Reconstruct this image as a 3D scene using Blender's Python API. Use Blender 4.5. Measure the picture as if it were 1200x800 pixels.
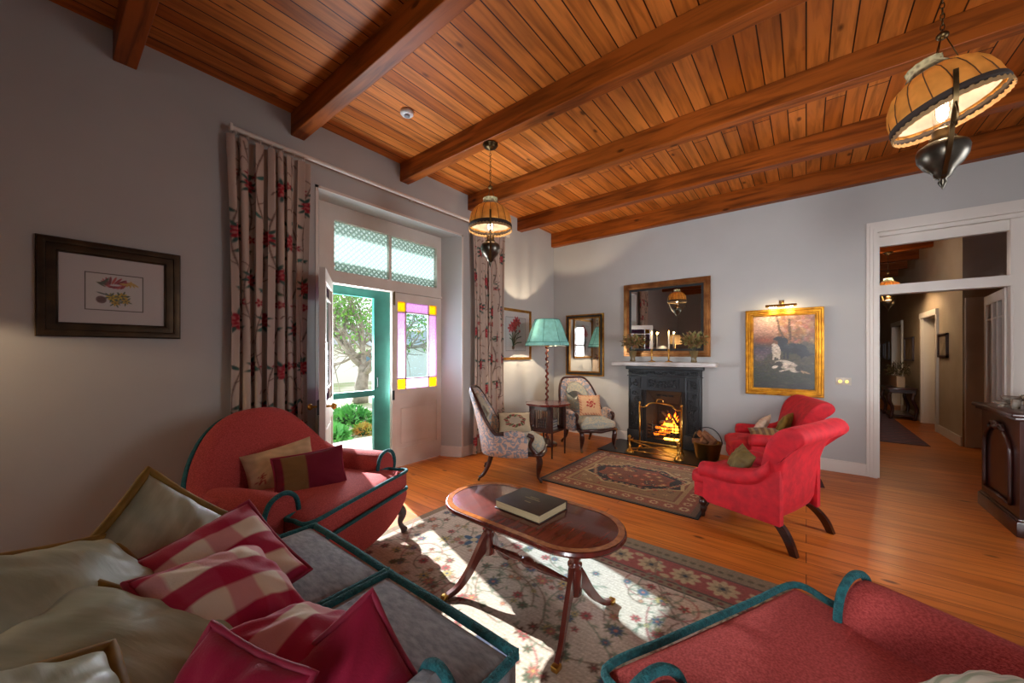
import bpy, bmesh, math, random
import numpy as np
from mathutils import Vector, Matrix, noise as mnoise
random.seed(7); RNG = np.random.default_rng(7)
PI = math.pi; D = bpy.data; C = bpy.context.scene.collection
for o in list(D.objects): D.objects.remove(o)

# ------------------------------------------------------------------ camera
cam = D.cameras.new('camera'); co = D.objects.new('camera', cam); C.objects.link(co)
cam.sensor_width = 36.0; cam.lens = 13.05; cam.shift_y = 0.0108; cam.clip_start = 0.05
co.location = (0, 0, 1.35); co.rotation_euler = (PI/2, 0, math.radians(38.4))
bpy.context.scene.camera = co
# ------------------------------------------------------------------ world, sun, exposure
w = D.worlds.new('sky'); bpy.context.scene.world = w; w.use_nodes = True
bg = w.node_tree.nodes['Background']; bg.inputs[0].default_value = (0.90, 0.95, 1.0, 1); bg.inputs[1].default_value = 1.5
vs = bpy.context.scene.view_settings
vs.view_transform = 'Standard'; vs.look = 'None'; vs.gamma = 1.0; vs.exposure = 0.42; vs.use_curve_mapping = False
SUNW = 14.0
sl = D.lights.new('sun', 'SUN'); sl.energy = SUNW; sl.angle = math.radians(0.6); sl.color = (0.93, 0.96, 1.0)
so = D.objects.new('sun', sl); C.objects.link(so)
sd = Vector((0.957*math.cos(math.radians(28.5)), -0.288*math.cos(math.radians(28.5)), -math.sin(math.radians(28.5))))
so.rotation_euler = sd.to_track_quat('-Z', 'Y').to_euler(); so.location = (-8, 5, 6)
def area(name, loc, look, sx, sy, e, col, spread=180):
    l = D.lights.new(name, 'AREA'); l.shape = 'RECTANGLE'; l.size = sx; l.size_y = sy; l.energy = e; l.color = col; l.spread = math.radians(spread)
    o = D.objects.new(name, l); C.objects.link(o); o.location = loc
    o.rotation_euler = (Vector(look)-Vector(loc)).to_track_quat('-Z', 'Z').to_euler(); return o
# daylight through the front window and garden door, plus added fill from the right
area('daylight_window_front', (0.75, -2.75, 1.75), (0.4, 4, 1.5), 1.2, 1.6, 34, (0.96, 0.97, 1.0), 75)
area('fill_light_right', (2.3, 3.3, 1.75), (-2.2, 4.9, 1.5), 1.3, 1.6, 34, (0.97, 0.97, 1.0), 110)  # added fill for the room centre and far end, through an unseen opening
area('daylight_garden_door', (-4.0, 2.15, 1.15), (0, 2.0, 2.7), 0.66, 1.9, 150, (0.86, 0.92, 1.0))
def point(name, loc, e, col, r=0.03, parent=None):
    l = D.lights.new(name, 'POINT'); l.energy = e; l.color = col; l.shadow_soft_size = r
    o = D.objects.new(name, l); C.objects.link(o); o.location = loc; o.parent = parent; return o
WARM = (1.0, 0.72, 0.42)

# ------------------------------------------------------------------ helpers
def s2l(c):
    c = np.asarray(c, dtype=float); return np.where(c <= 0.04045, c/12.92, ((c+0.055)/1.055)**2.4)
def hx(h): return tuple(int(h[i:i+2], 16)/255 for i in (0, 2, 4))
def lin(h): return tuple(float(v) for v in s2l(hx(h))) + (1,)
MC = {}
def mat(name, col, rough=0.6, metal=0.0, noise=None, bump=0.0, bscale=60, sheen=0.0, spec=0.5, coat=0.0, emit=None, es=1.0, stretch=(1,1,1)):
    """noise = (second colour, scale)"""
    if name in MC: return MC[name]
    m = D.materials.new(name); m.use_nodes = True; nt = m.node_tree; b = nt.nodes['Principled BSDF']
    b.inputs['Base Color'].default_value = lin(col); b.inputs['Roughness'].default_value = rough
    b.inputs['Metallic'].default_value = metal; b.inputs['Specular IOR Level'].default_value = spec
    if sheen: b.inputs['Sheen Weight'].default_value = sheen; b.inputs['Sheen Tint'].default_value = tuple(min(1, v*1.6+0.06) for v in lin(col)[:3])+(1,); b.inputs['Sheen Roughness'].default_value = 0.35
    if coat: b.inputs['Coat Weight'].default_value = coat; b.inputs['Coat Roughness'].default_value = 0.08
    if emit: b.inputs['Emission Color'].default_value = lin(emit); b.inputs['Emission Strength'].default_value = es
    tc = nt.nodes.new('ShaderNodeTexCoord'); mp = nt.nodes.new('ShaderNodeMapping'); mp.inputs['Scale'].default_value = stretch
    nt.links.new(tc.outputs['Object'], mp.inputs[0])
    if noise:
        n = nt.nodes.new('ShaderNodeTexNoise'); n.inputs['Scale'].default_value = noise[1]; n.inputs['Detail'].default_value = 5
        nt.links.new(mp.outputs[0], n.inputs['Vector'])
        r = nt.nodes.new('ShaderNodeMapRange'); r.inputs[1].default_value = 0.35; r.inputs[2].default_value = 0.65
        nt.links.new(n.outputs[0], r.inputs[0])
        x = nt.nodes.new('ShaderNodeMix'); x.data_type = 'RGBA'; nt.links.new(r.outputs[0], x.inputs[0])
        x.inputs[6].default_value = lin(col); x.inputs[7].default_value = lin(noise[0]); nt.links.new(x.outputs[2], b.inputs['Base Color'])
    if bump:
        n = nt.nodes.new('ShaderNodeTexNoise'); n.inputs['Scale'].default_value = bscale; n.inputs['Detail'].default_value = 3
        nt.links.new(mp.outputs[0], n.inputs['Vector'])
        bp = nt.nodes.new('ShaderNodeBump'); bp.inputs['Strength'].default_value = bump; bp.inputs['Distance'].default_value = 0.01
        nt.links.new(n.outputs[0], bp.inputs['Height']); nt.links.new(bp.outputs[0], b.inputs['Normal'])
    MC[name] = m; return m
def vmat(name, rough=0.85, bump=0.0, bscale=120, sheen=0.0, spec=0.3, stretch=(1,1,1)):
    m = mat(name, 'ffffff', rough, bump=bump, bscale=bscale, sheen=sheen, spec=spec, stretch=stretch)
    nt = m.node_tree
    a = nt.nodes.new('ShaderNodeAttribute'); a.attribute_name = 'Col'
    nt.links.new(a.outputs['Color'], nt.nodes['Principled BSDF'].inputs['Base Color']); return m
def planks(name, c1, c2, gap, wid, ln, alongY, rough, grain='3a1a08', gmix=0.45, coat=0.0, gapw=0.004, tone=None):
    m = D.materials.new(name); m.use_nodes = True; nt = m.node_tree; N = nt.nodes.new; L = nt.links.new; b = nt.nodes['Principled BSDF']
    tc = N('ShaderNodeTexCoord'); mp = N('ShaderNodeMapping'); L(tc.outputs['Object'], mp.inputs[0])
    if alongY: mp.inputs['Rotation'].default_value = (0, 0, PI/2)
    br = N('ShaderNodeTexBrick'); L(mp.outputs[0], br.inputs['Vector'])
    br.inputs['Scale'].default_value = 1; br.inputs['Brick Width'].default_value = ln; br.inputs['Row Height'].default_value = wid
    br.inputs['Mortar Size'].default_value = gapw; br.inputs['Mortar Smooth'].default_value = 0.3; br.offset = 0.37; br.inputs['Bias'].default_value = 0
    br.inputs['Color1'].default_value = lin(c1); br.inputs['Color2'].default_value = lin(c2); br.inputs['Mortar'].default_value = lin(gap)
    m2 = N('ShaderNodeMapping'); m2.inputs['Scale'].default_value = (1.2, 14, 14); L(mp.outputs[0], m2.inputs[0])
    n = N('ShaderNodeTexNoise'); n.inputs['Scale'].default_value = 1.6; n.inputs['Detail'].default_value = 7; n.inputs['Distortion'].default_value = 0.6
    L(m2.outputs[0], n.inputs['Vector'])
    r = N('ShaderNodeMapRange'); r.inputs[1].default_value = 0.42; r.inputs[2].default_value = 0.72; r.inputs[4].default_value = gmix; L(n.outputs[0], r.inputs[0])
    x = N('ShaderNodeMix'); x.data_type = 'RGBA'; L(r.outputs[0], x.inputs[0]); L(br.outputs['Color'], x.inputs[6]); x.inputs[7].default_value = lin(grain)
    # knots
    v = N('ShaderNodeTexVoronoi'); v.inputs['Scale'].default_value = 1; m3 = N('ShaderNodeMapping'); m3.inputs['Scale'].default_value = (2.2, 5, 5); L(mp.outputs[0], m3.inputs[0]); L(m3.outputs[0], v.inputs['Vector'])
    r2 = N('ShaderNodeMapRange'); r2.inputs[1].default_value = 0.05; r2.inputs[2].default_value = 0.11; r2.inputs[3].default_value = 0.75; r2.inputs[4].default_value = 0; L(v.outputs['Distance'], r2.inputs[0])
    y = N('ShaderNodeMix'); y.data_type = 'RGBA'; L(r2.outputs[0], y.inputs[0]); L(x.outputs[2], y.inputs[6]); y.inputs[7].default_value = lin('2a1206')
    # slow tone variation
    n3 = N('ShaderNodeTexNoise'); n3.inputs['Scale'].default_value = 0.9; n3.inputs['Detail'].default_value = 2; L(mp.outputs[0], n3.inputs['Vector'])
    r3 = N('ShaderNodeMapRange'); r3.inputs[1].default_value = 0.35; r3.inputs[2].default_value = 0.65; r3.inputs[3].default_value = 0.78; r3.inputs[4].default_value = 1.12; L(n3.outputs[0], r3.inputs[0])
    z = N('ShaderNodeVectorMath'); z.operation = 'SCALE'; L(y.outputs[2], z.inputs[0]); L(r3.outputs[0], z.inputs['Scale'])
    L(z.outputs[0], b.inputs['Base Color']); b.inputs['Roughness'].default_value = rough; b.inputs['Specular IOR Level'].default_value = 0.18
    if coat: b.inputs['Coat Weight'].default_value = coat; b.inputs['Coat Roughness'].default_value = 0.18
    bp = N('ShaderNodeBump'); bp.inputs['Strength'].default_value = 0.25; bp.inputs['Distance'].default_value = 0.004
    iv = N('ShaderNodeMath'); iv.operation = 'SUBTRACT'; iv.inputs[0].default_value = 1; L(br.outputs['Fac'], iv.inputs[1]); L(iv.outputs[0], bp.inputs['Height']); L(bp.outputs[0], b.inputs['Normal'])
    return m
def thin_glass(name, col='ffffff', refl=0.08, rough=0.0, textured=0):
    m = D.materials.new(name); m.use_nodes = True; nt = m.node_tree; N = nt.nodes.new; L = nt.links.new
    nt.nodes.remove(nt.nodes['Principled BSDF']); out = nt.nodes['Material Output']
    t = N('ShaderNodeBsdfTransparent'); t.inputs[0].default_value = lin(col)
    g = N('ShaderNodeBsdfGlossy'); g.inputs['Roughness'].default_value = rough; x = N('ShaderNodeMixShader')
    fr = N('ShaderNodeLayerWeight'); fr.inputs[0].default_value = 0.15
    mm = N('ShaderNodeMath'); mm.operation = 'MULTIPLY_ADD'; mm.inputs[1].default_value = 0.35; mm.inputs[2].default_value = refl*0.5
    L(fr.outputs['Fresnel'], mm.inputs[0]); L(mm.outputs[0], x.inputs[0]); L(t.outputs[0], x.inputs[1]); L(g.outputs[0], x.inputs[2])
    last = x
    if textured:
        d = N('ShaderNodeBsdfTranslucent'); d.inputs[0].default_value = lin('97a3a0' if textured == 2 else col); y = N('ShaderNodeMixShader')
        if textured == 2:      # fine diagonal lattice of white strips
            tc = N('ShaderNodeTexCoord'); mp = N('ShaderNodeMapping'); mp.inputs['Rotation'].default_value = (PI/4, 0, 0); L(tc.outputs['Object'], mp.inputs[0])
            sp = N('ShaderNodeSeparateXYZ'); L(mp.outputs[0], sp.inputs[0]); fs = []
            for ax in ('Y', 'Z'):
                a = N('ShaderNodeMath'); a.operation = 'MULTIPLY'; a.inputs[1].default_value = 2*PI/0.042; L(sp.outputs[ax], a.inputs[0])
                s = N('ShaderNodeMath'); s.operation = 'SINE'; L(a.outputs[0], s.inputs[0]); fs.append(s)
            mx = N('ShaderNodeMath'); mx.operation = 'MAXIMUM'; L(fs[0].outputs[0], mx.inputs[0]); L(fs[1].outputs[0], mx.inputs[1])
            rr = N('ShaderNodeMapRange'); rr.inputs[1].default_value = 0.0; rr.inputs[2].default_value = 0.5; rr.inputs[3].default_value = 0.45; rr.inputs[4].default_value = 0.92; L(mx.outputs[0], rr.inputs[0]); L(rr.outputs[0], y.inputs[0])
        else:
            tc = N('ShaderNodeTexCoord'); v = N('ShaderNodeTexVoronoi'); v.inputs['Scale'].default_value = 60; L(tc.outputs['Object'], v.inputs['Vector'])
            rr = N('ShaderNodeMapRange'); rr.inputs[1].default_value = 0.1; rr.inputs[2].default_value = 0.7; rr.inputs[3].default_value = 0.35; rr.inputs[4].default_value = 0.85; L(v.outputs['Distance'], rr.inputs[0]); L(rr.outputs[0], y.inputs[0])
        L(x.outputs[0], y.inputs[1]); L(d.outputs[0], y.inputs[2]); last = y
    L(last.outputs[0], out.inputs[0]); return m
def shade_mat(name, col, trans=0.6):
    m = D.materials.new(name); m.use_nodes = True; nt = m.node_tree; N = nt.nodes.new; L = nt.links.new
    nt.nodes.remove(nt.nodes['Principled BSDF']); out = nt.nodes['Material Output']
    tc = N('ShaderNodeTexCoord'); n = N('ShaderNodeTexNoise'); n.inputs['Scale'].default_value = 18; L(tc.outputs['Object'], n.inputs['Vector'])
    r = N('ShaderNodeMapRange'); r.inputs[1].default_value = 0.3; r.inputs[2].default_value = 0.7; r.inputs[3].default_value = 0.8; r.inputs[4].default_value = 1.05; L(n.outputs[0], r.inputs[0])
    cc = N('ShaderNodeVectorMath'); cc.operation = 'SCALE'; cc.inputs[0].default_value = lin(col)[:3]; L(r.outputs[0], cc.inputs['Scale'])
    d = N('ShaderNodeBsdfDiffuse'); t = N('ShaderNodeBsdfTranslucent'); L(cc.outputs[0], d.inputs[0]); L(cc.outputs[0], t.inputs[0])
    x = N('ShaderNodeMixShader'); x.inputs[0].default_value = trans; L(d.outputs[0], x.inputs[1]); L(t.outputs[0], x.inputs[2]); L(x.outputs[0], out.inputs[0]); return m
def emis(name, col, s, col2=None):
    m = D.materials.new(name); m.use_nodes = True; nt = m.node_tree; N = nt.nodes.new
    nt.nodes.remove(nt.nodes['Principled BSDF']); e = N('ShaderNodeEmission'); e.inputs[0].default_value = lin(col); e.inputs[1].default_value = s
    if col2:
        tc = N('ShaderNodeTexCoord'); sp = N('ShaderNodeSeparateXYZ'); nt.links.new(tc.outputs['Generated'], sp.inputs[0])
        x = N('ShaderNodeMix'); x.data_type = 'RGBA'; x.inputs[6].default_value = lin(col); x.inputs[7].default_value = lin(col2)
        nt.links.new(sp.outputs['Z'], x.inputs[0]); nt.links.new(x.outputs[2], e.inputs[0])
    nt.links.new(e.outputs[0], nt.nodes['Material Output'].inputs[0]); return m
def damask(name, base, fig, scale=9.0, rough=0.8, thr=0.02):
    """two-tone woven leaf figure, mirrored about the object's centre line"""
    m = D.materials.new(name); m.use_nodes = True; nt = m.node_tree; N = nt.nodes.new; L = nt.links.new; b = nt.nodes['Principled BSDF']
    tc = N('ShaderNodeTexCoord'); sp = N('ShaderNodeSeparateXYZ'); L(tc.outputs['Object'], sp.inputs[0])
    ab = N('ShaderNodeMath'); ab.operation = 'ABSOLUTE'; L(sp.outputs['X'], ab.inputs[0])
    cb = N('ShaderNodeCombineXYZ'); L(ab.outputs[0], cb.inputs[0]); L(sp.outputs['Y'], cb.inputs[1]); L(sp.outputs['Z'], cb.inputs[2])
    n = N('ShaderNodeTexNoise'); n.inputs['Scale'].default_value = scale; n.inputs['Detail'].default_value = 2.5; n.inputs['Distortion'].default_value = 2.2; L(cb.outputs[0], n.inputs['Vector'])
    r = N('ShaderNodeMapRange'); r.inputs[1].default_value = 0.5-thr; r.inputs[2].default_value = 0.5+thr; L(n.outputs[0], r.inputs[0])
    x = N('ShaderNodeMix'); x.data_type = 'RGBA'; L(r.outputs[0], x.inputs[0]); x.inputs[6].default_value = lin(base); x.inputs[7].default_value = lin(fig)
    L(x.outputs[2], b.inputs['Base Color']); b.inputs['Roughness'].default_value = rough; b.inputs['Sheen Weight'].default_value = 0.2
    MC[name] = m; return m

def link(name, me, m=None, parent=None, smooth=False):
    o = D.objects.new(name, me); C.objects.link(o)
    if m is not None:
        for q in (m if isinstance(m, (list, tuple)) else [m]): me.materials.append(q)
    if parent is not None: o.parent = parent
    if smooth is True: me.polygons.foreach_set('use_smooth', [True]*len(me.polygons))
    elif smooth: me.shade_smooth() if False else me.polygons.foreach_set('use_smooth', [True]*len(me.polygons)); me.update()
    return o
def obj(name, bm, m=None, parent=None, smooth=False, fix=True):
    if fix: bmesh.ops.recalc_face_normals(bm, faces=bm.faces)
    me = D.meshes.new(name); bm.to_mesh(me); bm.free()
    o = link(name, me, m, parent, bool(smooth))
    if smooth == 'auto':
        md = o.modifiers.new('edges', 'EDGE_SPLIT'); md.split_angle = math.radians(38)
    return o
def thing(name, label, cat, loc=(0,0,0), rz=0.0, group=None):
    o = D.objects.new(name, None); C.objects.link(o); o.location = loc; o.rotation_euler = (0, 0, rz); o.empty_display_size = 0.1
    o['label'] = label; o['category'] = cat
    if group: o['group'] = group
    return o
def tag(o, label, cat, group=None, kind=None):
    o['label'] = label; o['category'] = cat
    if group: o['group'] = group
    if kind: o['kind'] = kind
    return o
def struct(o): o['kind'] = 'structure'; return o
def clone(root, loc, rz, label=None, group=None, parent=None):
    r = root.copy(); C.objects.link(r); r.location = loc; r.rotation_euler = (0, 0, rz)
    if parent is not None: r.parent = parent
    if label: r['label'] = label
    if group: r['group'] = group
    for ch in list(root.children):
        c = ch.copy(); C.objects.link(c); c.parent = r
        for g in list(ch.children):
            d = g.copy(); C.objects.link(d); d.parent = c
    return r
B = bmesh.new
def box(bm, c, s, bev=0.0, seg=2, rot=None):
    r = bmesh.ops.create_cube(bm, size=1.0); vs_ = r['verts']
    for v in vs_: v.co = Vector((v.co.x*s[0], v.co.y*s[1], v.co.z*s[2]))
    if bev:
        es = list({e for v in vs_ for e in v.link_edges})
        q = bmesh.ops.bevel(bm, geom=es, offset=bev, segments=seg, affect='EDGES', profile=0.5, clamp_overlap=True)
        vs_ = list({v for v in q['verts']} | {v for v in vs_ if v.is_valid})
    for v in vs_:
        if rot is not None: v.co = rot @ v.co
        v.co += Vector(c)
    return bm
def b2(bm, x0, x1, y0, y1, z0, z1, bev=0.0): return box(bm, ((x0+x1)/2, (y0+y1)/2, (z0+z1)/2), (abs(x1-x0), abs(y1-y0), abs(z1-z0)), bev)
def loft(bm, rings, closed=True, cap=True):
    R = [[bm.verts.new(p) for p in r] for r in rings]; n = len(R[0])
    for a, b in zip(R, R[1:]):
        for i in range(n if closed else n-1):
            j = (i+1) % n
            try: bm.faces.new((a[i], a[j], b[j], b[i]))
            except ValueError: pass
    if cap and closed:
        for r in (R[0], R[-1]):
            try: bm.faces.new(r)
            except ValueError: pass
    return bm
def lathe(bm, prof, seg=24, c=(0,0,0)):
    return loft(bm, [[(c[0]+r*math.cos(2*PI*i/seg), c[1]+r*math.sin(2*PI*i/seg), c[2]+z) for i in range(seg)] for r, z in prof])
def tube(bm, pts, rad, seg=8, cap=True, closed=False):
    P = [Vector(p) for p in pts]; n = len(P)
    if not hasattr(rad, '__len__'): rad = [rad]*n
    T = []
    for i in range(n):
        a = P[(i-1) % n] if closed or i > 0 else P[i]; b = P[(i+1) % n] if closed or i < n-1 else P[i]
        t = (b-a); T.append(t.normalized() if t.length > 1e-9 else Vector((0,0,1)))
    u = T[0].orthogonal().normalized(); rings = []
    for i in range(n):
        u = (u - T[i]*u.dot(T[i])); u = u.normalized() if u.length > 1e-6 else T[i].orthogonal().normalized(); v = T[i].cross(u)
        rings.append([P[i]+(u*math.cos(2*PI*k/seg)+v*math.sin(2*PI*k/seg))*rad[i] for k in range(seg)])
    if closed: rings.append(rings[0])
    return loft(bm, rings, True, cap and not closed)
def bez(ps, n=10):
    """Catmull-Rom through the points"""
    P = [np.array(p, float) for p in ps]; P = [2*P[0]-P[1]]+P+[2*P[-1]-P[-2]]; out = []
    for i in range(1, len(P)-2):
        for k in range(n):
            t = k/n; a, b, c, d = P[i-1], P[i], P[i+1], P[i+2]
            out.append(0.5*((2*b)+(-a+c)*t+(2*a-5*b+4*c-d)*t*t+(-a+3*b-3*c+d)*t**3))
    out.append(P[-2]); return [tuple(p) for p in out]
def prism(bm, poly, axis, a0, a1):
    """extrude 2D poly; axis 'x': poly=(y,z); 'y': poly=(x,z); 'z': poly=(x,y)"""
    f = {'x': lambda p, a: (a, p[0], p[1]), 'y': lambda p, a: (p[0], a, p[1]), 'z': lambda p, a: (p[0], p[1], a)}[axis]
    return loft(bm, [[f(p, a0) for p in poly], [f(p, a1) for p in poly]])
def sphere(bm, c, r, s=(1,1,1), u=14, v=9):
    q = bmesh.ops.create_uvsphere(bm, u_segments=u, v_segments=v, radius=r)
    for x in q['verts']: x.co = Vector((x.co.x*s[0]+c[0], x.co.y*s[1]+c[1], x.co.z*s[2]+c[2]))
    return bm
def subsurf(o, n=1):
    m = o.modifiers.new('sub', 'SUBSURF'); m.levels = n; m.render_levels = n; return o
def orient(o, loc, xa, za):
    """place with local X along xa and local Z (face normal) along za"""
    z = Vector(za).normalized(); x = Vector(xa); x = (x - z*x.dot(z)).normalized(); y = z.cross(x)
    M = Matrix((x, y, z)).transposed().to_4x4(); M.translation = Vector(loc); o.matrix_world = M; return o

# ------------------------------------------------------------------ painted cloth: patterns drawn into a fine mesh
class Canvas:
    def __init__(s, w, h, nx, ny, col):
        s.w, s.h, s.nx, s.ny = w, h, nx, ny
        s.X, s.Y = np.meshgrid(np.linspace(0, w, nx), np.linspace(0, h, ny)); s.I = np.empty((ny, nx, 3)); s.I[:] = hx(col)
        s.px = max(w/nx, h/ny)
    def mix(s, m, col, a=1.0):
        m = np.clip(m, 0, 1)[..., None]*a; s.I = s.I*(1-m)+np.array(hx(col) if isinstance(col, str) else col)*m
    def ell(s, x, y, rx, ry, col, ang=0, a=1.0):
        m = max(rx, ry)+2*s.px; i0 = max(0, int((x-m)/s.w*(s.nx-1))); i1 = min(s.nx, int((x+m)/s.w*(s.nx-1))+2); j0 = max(0, int((y-m)/s.h*(s.ny-1))); j1 = min(s.ny, int((y+m)/s.h*(s.ny-1))+2)
        if i0 >= i1 or j0 >= j1: return
        c, d = math.cos(ang), math.sin(ang); dx, dy = s.X[j0:j1, i0:i1]-x, s.Y[j0:j1, i0:i1]-y; u = (dx*c+dy*d)/rx; v = (-dx*d+dy*c)/ry
        k = np.clip((1-np.sqrt(u*u+v*v))*min(rx, ry)/s.px+0.5, 0, 1)[..., None]*a; s.I[j0:j1, i0:i1] = s.I[j0:j1, i0:i1]*(1-k)+np.array(hx(col) if isinstance(col, str) else col)*k
    def rect(s, x0, y0, x1, y1, col, a=1.0):
        s.mix(((s.X >= x0) & (s.X <= x1) & (s.Y >= y0) & (s.Y <= y1)).astype(float), col, a)
    def seg(s, p, q, wd, col, a=1.0):
        px, py = p; qx, qy = q; dx, dy = qx-px, qy-py; L2 = dx*dx+dy*dy+1e-12
        m = wd+2*s.px; x0, x1 = min(px, qx)-m, max(px, qx)+m; y0, y1 = min(py, qy)-m, max(py, qy)+m
        i0 = max(0, int(x0/s.w*(s.nx-1))); i1 = min(s.nx, int(x1/s.w*(s.nx-1))+2); j0 = max(0, int(y0/s.h*(s.ny-1))); j1 = min(s.ny, int(y1/s.h*(s.ny-1))+2)
        if i0 >= i1 or j0 >= j1: return
        X = s.X[j0:j1, i0:i1]; Y = s.Y[j0:j1, i0:i1]; t = np.clip(((X-px)*dx+(Y-py)*dy)/L2, 0, 1)
        d = np.hypot(X-px-t*dx, Y-py-t*dy); k = np.clip((wd/2-d)/s.px+0.5, 0, 1)[..., None]*a
        s.I[j0:j1, i0:i1] = s.I[j0:j1, i0:i1]*(1-k)+np.array(hx(col))*k
    def line(s, pts, wd, col, a=1.0):
        for p, q in zip(pts, pts[1:]): s.seg(p, q, wd, col, a)
    def poly(s, pts, col, a=1.0):
        ins = np.zeros(s.X.shape, bool); n = len(pts)
        for i in range(n):
            x1, y1 = pts[i]; x2, y2 = pts[(i+1) % n]
            if y1 == y2: continue
            ins ^= ((s.Y >= min(y1, y2)) & (s.Y < max(y1, y2)) & (s.X < (x2-x1)*(s.Y-y1)/(y2-y1)+x1))
        s.mix(ins.astype(float), col, a)
    def flower(s, x, y, r, col, core, n=8, leaf=None, ph=0.0):
        if leaf:
            for k in range(n):
                t = ph+2*PI*(k+0.5)/n; s.ell(x+r*math.cos(t), y+r*math.sin(t), r*0.55, r*0.16, leaf, t)
        for k in range(n):
            t = ph+2*PI*k/n; s.ell(x+0.55*r*math.cos(t), y+0.55*r*math.sin(t), r*0.48, r*0.24, col, t)
        s.ell(x, y, r*0.3, r*0.3, core)
    def speck(s, amt, seed=1, cell=1):
        g = np.random.default_rng(seed).normal(size=(s.ny//cell+2, s.nx//cell+2)); g = np.kron(g, np.ones((cell, cell)))[:s.ny, :s.nx]
        s.I = np.clip(s.I*(1+amt*g[..., None]), 0, 1)
    def mesh(s, name, f, m, parent=None, smooth=True):
        P = f(s.X.ravel(), s.Y.ravel()); me = D.meshes.new(name); nx, ny = s.nx, s.ny
        i = np.arange((nx-1)*(ny-1)); a = (i // (nx-1))*nx + i % (nx-1)
        F = np.stack([a, a+1, a+nx+1, a+nx], 1)
        me.vertices.add(nx*ny); me.vertices.foreach_set('co', P.astype(np.float32).ravel())
        me.loops.add(F.size); me.loops.foreach_set('vertex_index', F.ravel().astype(np.int32))
        me.polygons.add(len(F)); me.polygons.foreach_set('loop_start', (np.arange(len(F))*4).astype(np.int32)); me.update(calc_edges=True)
        at = me.color_attributes.new('Col', 'FLOAT_COLOR', 'POINT'); c = np.ones((nx*ny, 4), np.float32); c[:, :3] = s2l(s.I.reshape(-1, 3)); at.data.foreach_set('color', c.ravel())
        return link(name, me, m, parent, smooth)

# ------------------------------------------------------------------ common materials
XL, YB, HC = -3.49, 5.59, 3.42
M_wall = mat('wall_paint', 'b0afac', 0.85, noise=('b3b2af', 3), bump=0.03, bscale=25)
M_white = mat('white_gloss_paint', 'd6cfc6', 0.45)
M_whited = mat('old_white_paint', 'cdc3b8', 0.55, noise=('d6cfc6', 4))
M_dark = mat('mahogany', '3d170f', 0.28, noise=('260c08', 9), stretch=(1,1,6), coat=0.4)
M_maho = mat('red_mahogany', '6e2c22', 0.25, noise=('52201a', 7), stretch=(6,1,1), coat=0.5)
M_brass = mat('brass', 'c79a4b', 0.28, 1.0)
M_obrass = mat('aged_brass', '6d5a3c', 0.38, 1.0, noise=('493a26', 12))
M_gilt = mat('gilt', 'b4802c', 0.38, 0.85, noise=('8a5a1c', 20), bump=0.15, bscale=40)
M_iron = mat('cast_iron', '2c2e30', 0.4, 0.4, bump=0.12, bscale=60)
M_black = mat('black_matte', '0c0b0b', 0.6)
M_mirror = mat('mirror_glass', 'e6e6e4', 0.015, 1.0)
M_teal = mat('teal_braid', '1f6a70', 0.85, noise=('174f55', 60), bump=0.9, bscale=150, sheen=0.4)
M_glass = thin_glass('clear_glass')
# ================================================================== STRUCTURE
M_floor = planks('pine_floor', 'd27a30', 'c26a22', '4a240d', 0.16, 3.6, False, 0.40, grain='74340c', gmix=0.5, coat=0.07, gapw=0.0025)
M_ceil = planks('pine_ceiling', 'd8823a', 'b4601e', '2a1006', 0.125, 4.0, True, 0.45, grain='4f240c', gmix=0.6, gapw=0.005)
M_beam = planks('pine_beam', 'a6581e', '924814', '6c3310', 2.2, 9, False, 0.4, grain='3c1806', gmix=0.75, gapw=0.0)
struct(obj('floor', b2(B(), XL-0.35, 3.4, -2.45, 17, -0.1, 0), M_floor))
struct(obj('ceiling', b2(B(), XL-0.35, 3.4, -2.45, 17, HC, HC+0.1), M_ceil))
for i, y in enumerate([-1.85, -0.76, 0.33, 1.38, 2.48, 3.52, 4.585]):
    bm = b2(B(), XL, 1.9, y-0.055, y+0.055, 3.225, HC, 0.006); struct(obj('trim_%d' % (i+1), bm, M_beam))
struct(obj('trim_8', b2(B(), XL, 1.9, 5.50, YB, 3.19, HC), M_beam))
for i in range(9):
    y = 6.6+i*1.07; struct(obj('trim_%d' % (i+9), b2(B(), -0.4, 3.4, y-0.055, y+0.055, 3.225, HC), M_beam))
# left wall with the garden doorway (splayed reveal)
bm = B(); W0 = XL-0.35
b2(bm, W0, XL, -2.45, 1.554, 0, HC); b2(bm, W0, XL, 3.356, YB, 0, HC); b2(bm, W0, XL, 1.554, 3.356, 2.852, HC)
prism(bm, [(XL, 3.356), (W0, 3.356), (W0, 3.237), (-3.75, 3.237)], 'z', 0, 2.852)
prism(bm, [(XL, 1.554), (-3.75, 1.68), (W0, 1.68), (W0, 1.554)], 'z', 0, 2.852)
struct(obj('wall_left', bm, M_wall))
bm = B()   # back wall: fireplace recess and hall doorway
b2(bm, XL, -1.86, YB, YB+0.2, 0, HC); b2(bm, -1.86, -1.36, YB, YB+0.2, 0.86, HC); b2(bm, -1.36, 0.6, YB, YB+0.2, 0, HC)
b2(bm, 0.6, 1.6, YB, YB+0.2, 2.64, HC); b2(bm, 1.6, 3.4, YB, YB+0.2, 0, HC)
struct(obj('wall_back', bm, M_wall))
def holed(name, axis, a0, a1, at0, at1, h0, h1, z0=0.85, z1=2.45):
    bm = B(); f = (lambda p, q, z, zz: b2(bm, at0, at1, p, q, z, zz)) if axis == 'y' else (lambda p, q, z, zz: b2(bm, p, q, at0, at1, z, zz))
    f(a0, h0, 0, HC); f(h1, a1, 0, HC); f(h0, h1, 0, z0); f(h0, h1, z1, HC); return struct(obj(name, bm, M_wall))
holed('wall_right', 'y', -2.45, YB, 1.9, 2.15, 2.6, 4.0)
holed('wall_front', 'x', W0, 2.15, -2.65, -2.45, 0.1, 1.4)
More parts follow.
